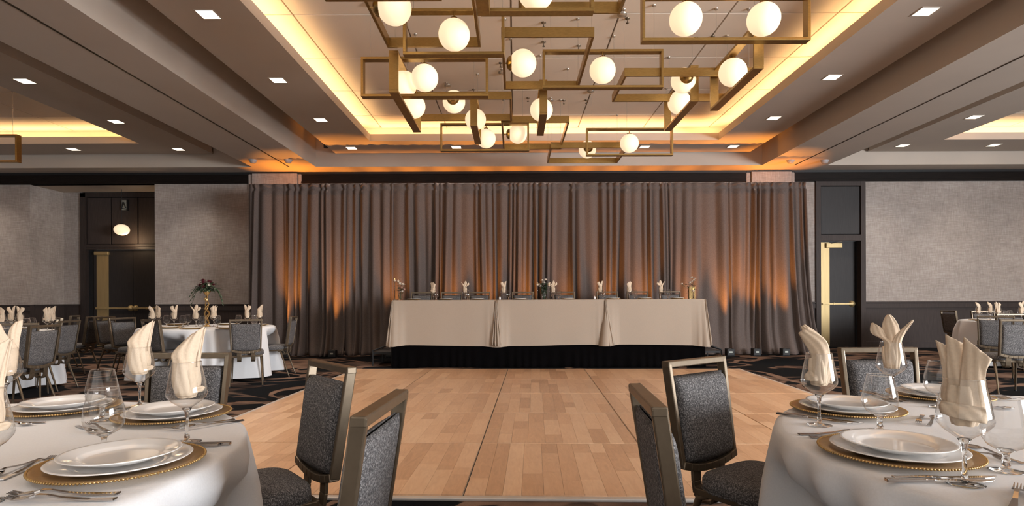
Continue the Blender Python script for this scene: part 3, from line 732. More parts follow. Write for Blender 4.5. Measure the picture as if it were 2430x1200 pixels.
# ================================================================ chairs
def make_chair():
    r = thing('banquet_chair', 'x', 'chair')
    lean = 0.15
    def yb_(z): return -0.235 - lean * (z - 0.44)
    # seat: rounded pad, softly domed
    def seat_out(t, s):
        c, sn = math.cos(t), math.sin(t); e = 0.42
        x = 0.21 * math.copysign(abs(c) ** e, c); y = 0.205 * math.copysign(abs(sn) ** e, sn)
        if y < 0: x *= 0.93
        return x * s, y * s + 0.03
    prof = [(0.0, 0.400), (0.93, 0.400), (0.99, 0.407), (1.0, 0.425), (0.995, 0.445), (0.96, 0.460), (0.87, 0.468), (0.5, 0.474), (0.0, 0.476)]
    vs = []; fs = []; n = 40
    for s_, z in prof:
        for k in range(n):
            x, y = seat_out(2 * PI * k / n, max(s_, 1e-4)); vs.append((x, y, z))
    for i in range(len(prof) - 1):
        for k in range(n): fs.append((i * n + k, i * n + (k + 1) % n, (i + 1) * n + (k + 1) % n, (i + 1) * n + k))
    seat = MB().add(vs, fs, True).build('seat', 'fabric', r)
    pip = MB().tube([(*seat_out(2 * PI * k / 40, 0.998), 0.405) for k in range(41)], 0.004, 6).build('piping', 'fabric', seat)
    # back frame
    hw0, hw1 = 0.186, 0.200; d = 0.039; t = 0.020; H = 0.89; B = 0.45
    f = MB()
    def P_(x, z): return (x, yb_(z), z)
    upv = (0, -1, lean)
    f.bar(P_(-hw0 + t / 2, B + 0.02), P_(-hw1 + t / 2, H), t, d, (0, 1, 0)); f.bar(P_(hw0 - t / 2, B + 0.02), P_(hw1 - t / 2, H), t, d, (0, 1, 0))
    f.bar((-hw1, yb_(H - 0.012), H - 0.012), (hw1, yb_(H - 0.012), H - 0.012), d, 0.026, (0, 0, 1))
    prev = None
    for i in range(9):
        u = -1 + 2 * i / 8; p = (u * (hw0 - 0.004), yb_(B) - 0.0, B + 0.03 * u * u)
        if prev: f.bar(prev, p, d, 0.032, (0, 0, 1))
        prev = p
    fo = f.build('back_frame', 'chair_metal', r, bevel=0.004)
    # back cushion: front bulges, rear flatter
    z0, z1 = B + 0.035, 0.828
    def pad(sign, bul, off):
        def fn(u, v):
            a = 2 * u - 1; b = 2 * v - 1
            z = z0 + (z1 - z0) * v; hw = (hw0 - t - 0.004) + 0.012 * v
            e = (1 - abs(a) ** 6) * (1 - abs(b) ** 8)
            zz = z - (0.018 * (1 - a * a) if v < 0.02 else 0)
            return (a * hw, yb_(z) + sign * (off + bul * max(0, e) ** 0.45), zz)
        return fn
    MB().grid(pad(1, 0.038, 0.004), 18, 20).build('backrest', 'fabric', r, solid=0.004)
    MB().grid(pad(-1, 0.016, 0.004), 18, 20).build('rear_panel', 'fabric', r, solid=0.004)
    for s in (-1, 1):
        g = MB()
        pts = [(s * 0.085, yb_(0.47), 0.47), (s * 0.085, yb_(0.44), 0.40), (s * 0.085, -0.228, 0.355), (s * 0.085, -0.205, 0.33), (s * 0.085, -0.15, 0.335), (s * 0.085, -0.12, 0.38)]
        for a, b in zip(pts[:-1], pts[1:]): g.bar(a, b, 0.052, 0.014, (0, 1, 0.3))
        g.build('back_support', 'chair_metal', r, bevel=0.003)
    g = MB()
    for a, b in (((-0.18, -0.17, 0.395), (0.18, -0.17, 0.395)), ((-0.185, 0.19, 0.395), (0.185, 0.19, 0.395)), ((-0.18, -0.17, 0.395), (-0.185, 0.19, 0.395)), ((0.18, -0.17, 0.395), (0.185, 0.19, 0.395))): g.bar(a, b, 0.022, 0.026)
    g.build('seat_frame', 'chair_metal', r, bevel=0.003)
    for sx in (-1, 1):
        MB().tube([(sx * 0.175, 0.15, 0.385), (sx * 0.185, 0.185, 0.37), (sx * 0.20, 0.225, 0.012)], [0.014, 0.014, 0.009], 10).build('leg', 'chair_metal', r)
        MB().tube([(sx * 0.175, -0.12, 0.385), (sx * 0.18, -0.155, 0.37), (sx * 0.20, -0.275, 0.012)], [0.014, 0.014, 0.009], 10).build('leg', 'chair_metal', r)
    for l in [c for c in r.children if c.name.startswith('leg')]:
        sx = 1 if l.data.vertices[0].co.x > 0 else -1; y = 0.225 if l.data.vertices[0].co.y > 0 else -0.275
        MB().tube([(sx * 0.20, y, 0.0), (sx * 0.199, y, 0.014)], 0.012, 10).build('foot_glide', 'black', l)
    return reg(r)
chair0 = make_chair(); used = [False]
def chair(bx, by, ang, label, group, z=0.0):
    """bx,by: top of the backrest; ang: heading the sitter faces (degrees, 0=+x, 90=+y)"""
    a = math.radians(ang); o = 0.303
    loc = (bx + math.cos(a) * o, by + math.sin(a) * o, z); rz = a - PI / 2
    if z < 0.1: CHAIRS.append((loc[0], loc[1], math.cos(a), math.sin(a)))
    if not used[0]:
        used[0] = True; chair0.location = loc; chair0.rotation_euler = (0, 0, rz); chair0['label'] = label; chair0['group'] = group; return chair0
    return dup(chair0, loc, rz, label, group)
def chair_t(tc, th, r, label, group, twist=0):
    a = math.radians(th)
    return chair(tc[0] + r * math.cos(a), tc[1] + r * math.sin(a), th + 180 + twist, label, group)

# ================================================================ tables
CLOTHS = []; CHAIRS = []
def round_table(c, R, label, drop=0.72, n=30, seed=1, fold=0.035, spread=0.06, lab_t='round folding table hidden under the cloth'):
    t = thing('round_table', lab_t, 'table', (c[0], c[1], 0))
    MB().lathe([(0, 0.718), (R - 0.01, 0.718), (R, 0.725), (R, 0.74), (R - 0.01, 0.745), (0, 0.745)], 48).build('table_top', 'wood_dark', t)
    for k in range(4):
        a = PI / 4 + k * PI / 2
        MB().tube([(0.5 * math.cos(a), 0.5 * math.sin(a), 0.0), (0.45 * math.cos(a), 0.45 * math.sin(a), 0.72)], 0.015, 8).build('leg', 'chair_metal', t)
    rnd = random.Random(seed); ph = [rnd.uniform(0, 6.28) for _ in range(6)]
    N_ = n * 10
    def fw(a):
        s = math.sin(n * a / 2 + 1.6 * math.sin(3 * a + ph[0]) + 1.1 * math.sin(5 * a + ph[1]))
        return s * (0.75 + 0.35 * math.sin(4 * a + ph[2]))
    rows = [('top', 0.0), ('top', 0.5), ('top', 0.93), ('top', 0.985), ('top', 1.0)]
    vs = []; zt = 0.7515
    for _, f in rows:
        for k in range(N_):
            a = 2 * PI * k / N_; r = max(f * R, 1e-4)
            z = zt if f < 0.99 else zt - 0.003
            vs.append((r * math.cos(a), r * math.sin(a), z))
    ds = [0.006, 0.02, 0.05, 0.10, 0.18, 0.28, 0.40, 0.54, 0.66, drop]
    for dd in ds:
        tt = dd / drop
        for k in range(N_):
            a = 2 * PI * k / N_
            r = R + 0.006 + min(dd, 0.01) * 0.4 + spread * tt + fold * (min(1, dd / 0.16) ** 0.8) * (fw(a) + 0.5) * (0.7 + 0.3 * tt)
            r = max(r, R + 0.004)
            vs.append((r * math.cos(a), r * math.sin(a), zt - 0.003 - dd))
    nr = len(rows) + len(ds)
    fs = [(j * N_ + k, j * N_ + (k + 1) % N_, (j + 1) * N_ + (k + 1) % N_, (j + 1) * N_ + k) for j in range(nr - 1) for k in range(N_)]
    cl = MB().add(vs, fs, True).build('tablecloth', 'cloth', None, loc=(c[0], c[1], 0))
    tag(cl, label, 'tablecloth', 'white round tablecloths')
    CLOTHS.append(cl)
    return t
TZ = 0.753
TL = (-1.664, 1.42); TR = (1.683, 1.53); RN = 0.915

# ---------------------------------------------------------------- tableware prototypes
def make_wine_glass():
    r = thing('wine_glass', 'x', 'glass')
    prof = [(0.0042, 0.092), (0.010, 0.094), (0.024, 0.104), (0.040, 0.116), (0.0505, 0.129), (0.0525, 0.137), (0.051, 0.147), (0.046, 0.176), (0.040, 0.205), (0.0365, 0.224)]
    b = MB().lathe(prof, 40).build('bowl', 'glass', r)
    MB().tube([(0.0365 * math.cos(t * PI / 20), 0.0365 * math.sin(t * PI / 20), 0.224) for t in range(41)], 0.0009, 6, False).build('rim', 'glass_solid', b)
    MB().lathe([(0, 0.008), (0.0075, 0.012), (0.0045, 0.03), (0.0042, 0.06), (0.006, 0.083), (0.013, 0.096), (0, 0.0965)], 20).build('stem', 'glass_solid', r)
    MB().lathe([(0, 0.0), (0.036, 0.0), (0.0372, 0.001), (0.036, 0.002), (0.012, 0.006), (0.0, 0.0105)], 40).build('foot', 'glass_solid', r)
    return reg(r)
def make_goblet():
    r = thing('water_goblet', 'x', 'glass')
    prof = [(0.005, 0.044), (0.018, 0.047), (0.036, 0.058), (0.046, 0.074), (0.0485, 0.090), (0.046, 0.112), (0.040, 0.140), (0.034, 0.166)]
    b = MB().lathe(prof, 40).build('bowl', 'glass', r)
    MB().tube([(0.034 * math.cos(t * PI / 20), 0.034 * math.sin(t * PI / 20), 0.166) for t in range(41)], 0.0009, 6, False).build('rim', 'glass_solid', b)
    MB().lathe([(0, 0.007), (0.009, 0.012), (0.0065, 0.022), (0.009, 0.026), (0.006, 0.031), (0.008, 0.041), (0.018, 0.0485), (0, 0.049)], 20).build('stem', 'glass_solid', r)
    MB().lathe([(0, 0.0), (0.033, 0.0), (0.0342, 0.001), (0.033, 0.002), (0.012, 0.005), (0.0, 0.0095)], 40).build('foot', 'glass_solid', r)
    return reg(r)
def make_charger():
    r = thing('charger_plate', 'x', 'plate')
    MB().lathe([(0, 0.0), (0.11, 0.0), (0.115, 0.004), (0.172, 0.013), (0.177, 0.0155), (0.172, 0.0165), (0.118, 0.008), (0.112, 0.005), (0, 0.005)], 72).build('dish', 'gold', r)
    mb = MB()
    for k in range(150):
        a = 2 * PI * k / 150; mb.sphere((0.1765 * math.cos(a), 0.1765 * math.sin(a), 0.0155), 0.0033, 6, 4)
    mb.build('beaded_rim', 'gold', r)
    return reg(r)
def make_plate(name, R):
    r = thing(name, 'x', 'plate')
    k = R / 0.15
    MB().lathe([(0, 0.002), (0.04 * k, 0.0), (0.085 * k, 0.0), (0.09 * k, 0.003), (0.147 * k, 0.0175), (0.15 * k, 0.0195), (0.148 * k, 0.0205), (0.14 * k, 0.0192), (0.108 * k, 0.0135), (0.102 * k, 0.0118), (0.094 * k, 0.0072), (0.086 * k, 0.0062), (0.05 * k, 0.006), (0, 0.006)], 72).build('dish', 'china', r)
    return reg(r)
def make_fork():
    r = thing('fork', 'x', 'fork')
    def zc(y): return 0.004 + 0.010 * math.exp(-((y - 0.085) / 0.03) ** 2) + 0.0
    prof = [(-0.10, .0095, .001), (-0.096, .0105, .0), (-0.05, .0085, .0), (0.0, .0055, .004), (0.03, .0045, .010), (0.05, .0065, .011), (0.058, .012, .0085), (0.068, .0125, .006)]
    mb = MB()
    for (y0, w0, z0), (y1, w1, z1) in zip(prof[:-1], prof[1:]): mb.bar((0, y0, z0 + .0018), (0, y1, z1 + .0018), w0 * 1.6, .0032, (0, 0, 1), w1 * 1.6, .003)
    mb.build('handle', 'steel', r)
    for i in range(4):
        x = -0.0082 + i * 0.00547
        MB().bar((x, 0.066, .0078), (x, 0.09, .0055), .0034, .0024).bar((x, 0.09, .0055), (x, 0.112, .010), .0032, .0022, (0, 0, 1), .0016, .0014).build('tine', 'steel', r)
    return reg(r)
def make_knife():
    r = thing('knife', 'x', 'knife')
    MB().bar((0, -0.115, .005), (0, -0.03, .005), .0135, .0075, (0, 0, 1), .009, .006).bar((0, -0.03, .005), (0, -0.012, .005), .009, .006, (0, 0, 1), .008, .004).build('handle', 'steel', r, bevel=0.0015)
    vs = [(-.004, -.012, .004), (.005, -.012, .004), (.011, .03, .004), (.0115, .08, .004), (.006, .105, .004), (-.003, .118, .004), (-.004, .06, .004)]
    vs2 = [(x * .9, y, .0058) for x, y, z in vs]; n = len(vs)
    MB().add(vs + vs2, [tuple(range(n))[::-1], tuple(range(n, 2 * n))] + [(i, (i + 1) % n, n + (i + 1) % n, n + i) for i in range(n)]).build('blade', 'steel', r)
    return reg(r)
def make_spoon():
    r = thing('spoon', 'x', 'spoon')
    prof = [(-0.09, .0095, .0), (-0.04, .0075, .001), (0.0, .005, .005), (0.035, .0045, .010), (0.05, .007, .008)]
    mb = MB()
    for (y0, w0, z0), (y1, w1, z1) in zip(prof[:-1], prof[1:]): mb.bar((0, y0, z0 + .0018), (0, y1, z1 + .0018), w0 * 1.5, .003, (0, 0, 1), w1 * 1.5, .003)
    mb.build('handle', 'steel', r)
    MB().lathe([(0, 0.0), (0.5, 0.08), (0.85, 0.35), (1.0, 0.8), (0.97, 0.85), (0.8, 0.42), (0.45, 0.15), (0, 0.07)], 24).build('bowl', 'steel', r, loc=(0, 0.072, 0.0005))
    b = [c for c in r.children if c.name.startswith('bowl')][0]; b.scale = (0.0165, 0.026, 0.010)
    return reg(r)
proto = {}
def inst(kind, maker, loc, rz, label, group=None, scale=None):
    if kind not in proto:
        proto[kind] = maker(); o = proto[kind]; o.location = loc; o.rotation_euler = (0, 0, rz); o['label'] = label
        if group: o['group'] = group
        if scale: o.scale = scale
        return o
    o = dup(proto[kind], loc, rz, label, group, scale)
    if not group and 'group' in o: del o['group']
    return o

# ---------------------------------------------------------------- napkins folded into glasses
def sheet(rows, y0, bulge, curl=0.0, nu=14, nv=18):
    """rows: [(z_at_left, x_left, z_at_right, x_right, y_shift)], from the bottom up, smoothly joined"""
    m_ = len(rows) - 1
    def cr(a, b, c, d, t): return 0.5 * ((2 * b) + (-a + c) * t + (2 * a - 5 * b + 4 * c - d) * t * t + (-a + 3 * b - 3 * c + d) * t ** 3)
    def samp(v):
        f = min(v * m_, m_ - 1e-6); i = int(f); t = f - i
        R_ = [rows[max(0, min(m_, i + k))] for k in (-1, 0, 1, 2)]
        return [cr(R_[0][k], R_[1][k], R_[2][k], R_[3][k], t) for k in range(5)]
    def fn(u, v):
        zl, xl, zr, xr, ys = samp(v); s = 2 * u - 1; zl += 0.02 * (1 - v) ** 2; zr += 0.02 * (1 - v) ** 2
        return (xl + (xr - xl) * u, y0 + ys - bulge * (1 - s * s) * (0.5 + 0.5 * math.sin(PI * min(1, v + .3))) + curl * s * s * v + 0.0015 * math.sin(u * 17 + v * 9), zl + (zr - zl) * u)
    return fn
NAP = {
 'fan': [  # three pointed layers, tall straight-sided
  ([(.125, -.03, .125, .012, 0), (.17, -.040, .17, .010, 0), (.235, -.038, .235, -.004, 0), (.302, -.050, .285, -.018, .006)], .012, .010),
  ([(.12, -.020, .12, .025, 0), (.17, -.026, .17, .022, 0), (.24, -.030, .24, .020, 0), (.316, -.032, .29, .012, .004)], .004, .012),
  ([(.125, -.012, .115, .034, 0), (.17, -.012, .17, .036, 0), (.235, -.006, .235, .036, 0), (.312, .000, .268, .046, -.004)], -.006, .014),
  ([(.128, -.040, .115, .036, 0), (.16, -.043, .15, .040, 0), (.175, -.038, .168, .036, 0)], -.016, .018)],
 'lean_right': [  # broad sheet, shoulder left, tip to the right
  ([(.11, -.026, .11, .022, 0), (.16, -.036, .16, .026, 0), (.215, -.034, .215, .020, 0), (.25, -.034, .262, .030, 0), (.30, .012, .322, .044, .004)], -.006, .020),
  ([(.12, .006, .12, .030, 0), (.16, .010, .16, .036, 0), (.22, .012, .22, .034, 0), (.30, .030, .318, .048, 0)], .008, .006),
  ([(.118, .000, .12, .038, 0), (.132, .002, .145, .045, 0), (.150, .004, .155, .038, 0)], -.002, .012)],
 'lean_left': [  # arching to the left with layered tips
  ([(.11, -.022, .11, .020, 0), (.16, -.026, .16, .024, 0), (.215, -.024, .215, .030, 0), (.25, -.040, .265, .018, 0), (.285, -.058, .305, -.034, .004)], -.006, .018),
  ([(.12, -.016, .12, .024, 0), (.20, -.020, .20, .028, 0), (.26, -.034, .272, .008, 0), (.305, -.052, .312, -.040, .004)], .006, .010),
  ([(.115, .010, .11, .036, 0), (.16, .016, .16, .040, 0), (.20, .018, .205, .036, 0)], .010, .006),
  ([(.12, -.040, .12, .010, 0), (.15, -.040, .15, .018, 0), (.168, -.030, .162, .010, 0)], -.012, .016)],
 'tulip': [  # three rounded petals
  ([(.105, -.020, .105, .012, 0), (.17, -.026, .17, .010, 0), (.222, -.024, .215, .010, 0), (.255, -.066, .235, -.012, 0), (.292, -.066, .272, -.026, .004), (.298, -.058, .288, -.044, .004)], -.008, .014),
  ([(.105, -.016, .105, .018, 0), (.17, -.014, .17, .022, 0), (.23, -.022, .23, .026, 0), (.28, -.030, .28, .026, 0), (.318, -.020, .315, .010, .004), (.33, -.010, .329, -.002, .004)], .004, .014),
  ([(.105, -.006, .105, .026, 0), (.17, -.002, .17, .032, 0), (.22, .004, .225, .034, 0), (.26, .022, .265, .050, 0), (.292, .050, .300, .068, 0), (.308, .064, .312, .070, 0)], -.012, .008)],
 'two_lobe': [
  ([(.11, -.020, .11, .026, 0), (.16, -.024, .16, .034, 0), (.22, -.022, .22, .034, 0), (.27, -.052, .27, .004, 0), (.300, -.050, .312, -.012, .004)], -.004, .018),
  ([(.11, -.010, .11, .030, 0), (.17, -.004, .17, .036, 0), (.24, .002, .24, .040, 0), (.29, .012, .30, .048, 0), (.318, .030, .325, .050, .003)], .006, .012)],
}
nap_mesh = {}
def napkin(style, loc, rz, label, group=None, sc_=1.0, mirror=False):
    r = thing('folded_napkin', label, 'napkin', loc, rz, group)
    for i, (rows, y0, bl) in enumerate(NAP[style]):
        key = (style, i)
        if key not in nap_mesh:
            nap_mesh[key] = MB().grid(sheet(rows, y0, bl), 14, 18).mesh('fold', M['cream'])
        o = bpy.data.objects.new('fold', nap_mesh[key]); col.objects.link(o); o.parent = r
        md = o.modifiers.new('s', 'SOLIDIFY'); md.thickness = 0.0018; md.offset = 0
    # gathered base of the napkin, down in the bowl
    if 'base' not in nap_mesh:
        def fb(u, v):
            a = 2 * PI * u; rr = (0.010 + 0.016 * math.sin(PI * (0.15 + 0.55 * v))) * (1 + 0.13 * math.sin(5 * a + 3 * v) + 0.06 * math.sin(9 * a))
            return (rr * 1.15 * math.cos(a), rr * 0.85 * math.sin(a), 0.124 + 0.085 * v)
        nap_mesh['base'] = MB().grid(fb, 40, 10, True, True).mesh('gathered_base', M['cream'])
    o = bpy.data.objects.new('gathered_base', nap_mesh['base']); col.objects.link(o); o.parent = r
    s = sc_; r.scale = (-s if mirror else s, s, s)
    return r

def setting(tc, th, z, words, items='CDSWGFFKKds', nap='fan', mirror=False, rr=0.745, tw=0.0, wpos=(0.255, 0.0), gpos=(0.15, 0.165), napr=0, cpos=None):
    """place setting on a round table; words: phrase that names the setting"""
    a = math.radians(th); out = Vector((math.cos(a), math.sin(a))); Fw = -out; Rr = Vector((Fw.y, -Fw.x))
    c = Vector(tc) + out * rr if cpos is None else Vector(cpos)
    def at(r_, f_): q = c + Rr * r_ + Fw * f_; return (q.x, q.y)
    rz = a + PI / 2   # local +y -> toward the centre
    fz = math.atan2(Fw.y, Fw.x) - PI / 2
    if 'C' in items:
        x, y = at(0, 0)
        inst('charger', make_charger, (x, y, z), fz, 'gold charger plate with beaded rim at ' + words)
        inst('dinner', lambda: make_plate('dinner_plate', 0.15), (x, y, z + 0.0052), fz, 'wide white dinner plate on the gold charger at ' + words)
        inst('salad', lambda: make_plate('salad_plate', 0.127), (x, y, z + 0.0202), fz, 'smaller white plate, top of the stack at ' + words)
    if 'W' in items:
        x, y = at(*wpos)
        inst('wine', make_wine_glass, (x, y, z), fz, 'stemmed wine glass holding a napkin at ' + words)
        fc = math.atan2(-y, -x) + PI / 2          # front of the napkin towards the room's middle aisle
        napkin(nap, (x, y, z), fc + napr, 'cream folded napkin standing in the wine glass at ' + words, None, 1.0, mirror)
    if 'G' in items:
        x, y = at(*gpos); inst('goblet', make_goblet, (x, y, z), fz, 'empty short-stemmed water goblet at ' + words)
    if 'F' in items:
        x, y = at(-0.200, -0.02); inst('fork', make_fork, (x, y, z), fz + 0.05, 'steel fork beside the charger at ' + words)
        x, y = at(-0.232, -0.035); inst('fork', make_fork, (x, y, z), fz + 0.02, 'outer steel fork, away from the charger at ' + words)
    if 'K' in items:
        x, y = at(0.192, -0.02); inst('knife', make_knife, (x, y, z), fz + 0.03, 'steel knife beside the charger at ' + words)
        x, y = at(0.213, -0.045); inst('knife', make_knife, (x, y, z), fz - 0.03, 'outer steel knife, away from the charger at ' + words)
    if 'd' in items:
        x, y = at(-0.01, 0.212); inst('fork', make_fork, (x, y, z), fz - PI / 2 + 0.1, 'small dessert fork lying above the plates at ' + words, None, (.85, .85, .85))
        x, y = at(0.0, 0.245); inst('spoon', make_spoon, (x, y, z), fz + PI / 2 + 0.05, 'dessert spoon lying above the plates at ' + words, None, (.9, .9, .9))

# ---------------------------------------------------------------- left near table
round_table(TL, RN, 'white floor-length cloth of the near left round table', seed=3, n=54, fold=0.032, spread=0.08, lab_t='round banquet table hidden under the near left cloth')
setting(TL, 1, TZ, 'nearest place of left table', nap='lean_right', cpos=(-0.935, 1.40), wpos=(0.247, -0.022), gpos=(0.14, 0.135))
setting(TL, 48, TZ, 'middle place of left table', nap='lean_right', cpos=(-1.154, 1.99), wpos=(0.285, 0.02), gpos=(0.135, 0.17))
setting(TL, 90, TZ, 'farthest place of left table', nap='two_lobe', cpos=(-1.62, 2.116), wpos=(0.235, -0.03), gpos=(0.16, 0.2))
setting(TL, -45, TZ, 'left table place cut by bottom edge', nap='lean_right', wpos=(0.25, 0.125), gpos=(0.06, 0.22))
GL = 'silver-framed chairs around the near left table'
chair(-0.748, 2.40, 220, 'grey upholstered chair turned to left table, handle slot over the dance floor edge', GL)
chair(-0.335, 1.50, 177, 'chair at near left table, its pale rear panel to the dance floor', GL)
chair_t(TL, 87, 1.46, 'chair behind the napkin glasses of the near left table', GL, 3)
# ---------------------------------------------------------------- right near table
round_table(TR, RN, 'white floor-length cloth of the near right round table', seed=9, n=48, fold=0.028, spread=0.08, lab_t='round banquet table hidden under the near right cloth')
setting(TR, 180, TZ, 'nearest place of right table', nap='fan', cpos=(0.955, 1.477), wpos=(0.222, 0.0), gpos=(0.13, 0.165))
setting(TR, 136, TZ, 'middle place of right table', nap='lean_left', cpos=(1.148, 2.045), wpos=(0.292, 0.0), gpos=(0.25, 0.155))
setting(TR, 91, TZ, 'farthest place of right table', nap='tulip', cpos=(1.665, 2.32), wpos=(0.225, 0.055), gpos=(0.14, 0.19))
setting(TR, 225, TZ, 'right table place at bottom right corner', items='CFKd')
GR = 'silver-framed chairs around the near right table'
chair(0.77, 2.53, 307, 'grey upholstered chair turned to right table, seat front in the light', GR)
chair(0.352, 1.60, -3, 'chair at near right table, its dark rear panel to the dance floor', GR)
chair_t(TR, 83, 1.53, 'chair behind the tulip napkin of the near right table', GR, 8)
chair(0.83, 0.565, 45, 'chair whose dark top rail crosses the bottom right corner', GR)

# ================================================================ stage and head table
YS = 9.86
sx0, sx1 = XY(929, YS), XY(1673, YS)
st = thing('stage_riser', 'low black skirted stage riser under the long head table', 'stage', ((sx0 + sx1) / 2, YS, 0))
ox = (sx0 + sx1) / 2
for k in range(3):
    a = sx0 + (sx1 - sx0) * k / 3; b = sx0 + (sx1 - sx0) * (k + 1) / 3
    MB().box((a - ox + 0.003, 0.02, 0.35), (b - ox - 0.003, 1.72, 0.385)).build('deck', 'black', st)
    for xx in (a - ox + 0.1, b - ox - 0.1):
        for yy in (0.15, 1.6): MB().tube([(xx, yy, 0), (xx, yy, 0.35)], 0.02, 8).build('leg', 'black', st)
def skirt(u, v):
    x = (sx0 - ox) + (sx1 - sx0) * u
    return (x, 0.0 - 0.010 * math.sin(u * 210 + 2 * math.sin(u * 30)) * (1.1 - v) - 0.02 * (1 - v) ** 2 * (1 + math.sin(u * 33)), 0.004 + 0.376 * v)
MB().grid(skirt, 420, 8).build('skirt', 'blackcloth', st, solid=0.003)
for sx in (sx0 - ox, sx1 - ox):
    MB().grid(lambda u, v: (sx + 0.010 * math.sin(u * 90) * (1.1 - v), 0.0 + 1.72 * u, 0.004 + 0.376 * v), 160, 6).build('side_skirt', 'blackcloth', st, solid=0.003)
for sgn, px, lb in ((-1, 884, 'black folding stage step at the left end of the riser'), (1, 1712, 'black folding stage step at the right end of the riser')):
    ys = 10.15; xo = XY(px, ys); xi = (sx0 - 0.04 if sgn < 0 else sx1 + 0.04)
    s = thing('stage_step', lb, 'step', (xo, ys, 0)); dx = xi - xo
    MB().box((min(0, dx), 0, 0.205), (max(0, dx), 0.75, 0.235)).build('tread', 'black', s)
    for yy in (0.0, 0.75):
        MB().tube([(0, yy, 0.0), (0, yy, 0.26)], 0.014, 8).build('leg', 'black', s)
        MB().tube([(0, yy, 0.26), (dx * 0.55, yy, 0.33), (dx, yy, 0.385)], 0.013, 8).build('side_rail', 'black', s)
        MB().tube([(dx * 0.95, yy, 0.0), (dx * 0.95, yy, 0.36)], 0.014, 8).build('leg', 'black', s)
    MB().tube([(0, 0, 0.26), (0, 0.75, 0.26)], 0.011, 8).build('cross_bar', 'black', s)

ZT = 1.128
YT0, YT1 = 9.80, 10.52
tx = [XY(931, YT0), XY(1177, YT0), XY(1436, YT0), XY(1674, YT0)]
def rect_cloth(x0, x1, flL, flR, label, seed, zoff=0.0, yoff=0.0):
    """oblong cloth: flat top, straight front drop, pleated flared corners"""
    rc = 0.03; per = []; ya, ybk = YT0 + yoff, YT1
    def line(p, q, n, nx, ny, cw=False):
        for i in range(n): f = i / n; per.append((p[0] + (q[0] - p[0]) * f, p[1] + (q[1] - p[1]) * f, nx, ny, f))
    # walk: front (left->right), right side, back, left side
    nF, nS, nC = 60, 26, 8
    pts = []
    for i in range(nF): f = i / (nF - 1); pts.append((x0 + rc + (x1 - x0 - 2 * rc) * f, ya, 0, -1))
    for i in range(1, nC): t = -PI / 2 + PI / 2 * i / nC; pts.append((x1 - rc + rc * math.cos(t), ya + rc + rc * math.sin(t), math.cos(t), math.sin(t)))
    for i in range(nS): f = i / (nS - 1); pts.append((x1, ya + rc + (ybk - ya - 2 * rc) * f, 1, 0))
    for i in range(1, nC): t = PI / 2 * i / nC; pts.append((x1 - rc + rc * math.cos(t), ybk - rc + rc * math.sin(t), math.cos(t), math.sin(t)))
    for i in range(nF): f = 1 - i / (nF - 1); pts.append((x0 + rc + (x1 - x0 - 2 * rc) * f, ybk, 0, 1))
    for i in range(1, nC): t = PI / 2 + PI / 2 * i / nC; pts.append((x0 + rc + rc * math.cos(t), ybk - rc + rc * math.sin(t), math.cos(t), math.sin(t)))
    for i in range(nS): f = 1 - i / (nS - 1); pts.append((x0, ya + rc + (ybk - ya - 2 * rc) * f, -1, 0))
    for i in range(1, nC): t = PI + PI / 2 * i / nC; pts.append((x0 + rc + rc * math.cos(t), ya + rc + rc * math.sin(t), math.cos(t), math.sin(t)))
    n = len(pts); vs = []; fs = []
    cx, cy = (x0 + x1) / 2, (ya + ybk) / 2
    zt = ZT + zoff
    for k in (0.0, 0.97):
        for x, y, _, _ in pts: vs.append((cx + (x - cx) * k, cy + (y - cy) * k, zt))
    drop = 0.755; D = [0.0, 0.006, 0.03, 0.1, 0.25, 0.45, 0.65, drop]
    for dd in D:
        tt = dd / drop
        for (x, y, nx, ny) in pts:
            wl_ = max(0, 1 - math.hypot(x - x0, y - ya) / 0.22); wr_ = max(0, 1 - math.hypot(x - x1, y - ya) / 0.22)
            fl = flL * wl_ + flR * wr_
            pl = math.sin((x + y) * 70 + seed) * 0.022 * (wl_ * (flL > 0) + wr_ * (flR > 0)) * tt
            o = 0.004 * min(1, dd / 0.006) + fl * tt + pl
            wave = 0.004 * math.sin(x * 9 + seed) * tt if ny < -0.5 else 0
            sag = 0.010 * math.sin((x - x0) * 2.4 + seed) * tt * (ny < -0.5) - 0.02 * (wl_ + wr_) * tt
            vs.append((x + nx * o, y + ny * (o + wave), zt - 0.002 * (dd > 0) - dd + sag))
    nr = 2 + len(D)
    for j in range(nr - 1):
        for k in range(n): fs.append((j * n + k, j * n + (k + 1) % n, (j + 1) * n + (k + 1) % n, (j + 1) * n + k))
    o = MB().add(vs, fs, True).build('tablecloth', 'cloth_ivory', None)
    # stage deck stops the rear drop: shorten behind
    for v in o.data.vertices:
        if v.co.y > YS + 0.015 and v.co.z < 0.40: v.co.z = 0.40
    tag(o, label, 'tablecloth', 'ivory head table cloths')
    return o
rect_cloth(tx[0], tx[1] - 0.004, 0.13, 0.05, 'ivory cloth on the left third of the head table, corner flared', 1)
rect_cloth(tx[1] + 0.010, tx[2] - 0.006, 0.10, 0.03, 'ivory cloth on the middle third of the head table', 4)
rect_cloth(tx[2] + 0.010, tx[3], 0.12, 0.11, 'ivory cloth on the right third of the head table', 7)
for k, wd in enumerate(('left', 'middle', 'right')):
    t = thing('oblong_table', 'oblong folding table hidden under the %s head table cloth' % wd, 'table', ((tx[k] + tx[k + 1]) / 2, (YT0 + YT1) / 2, 0.386))
    hw = (tx[k + 1] - tx[k]) / 2 - 0.02; hd = (YT1 - YT0) / 2 - 0.02
    MB().box((-hw, -hd, 0.705), (hw, hd, 0.736)).build('table_top', 'wood_dark', t)
    for sx in (-1, 1):
        for sy in (-1, 1): MB().tube([(sx * (hw - 0.2), sy * (hd - 0.06), 0), (sx * (hw - 0.2), sy * (hd - 0.06), 0.705)], 0.014, 8).build('leg', 'black', t)
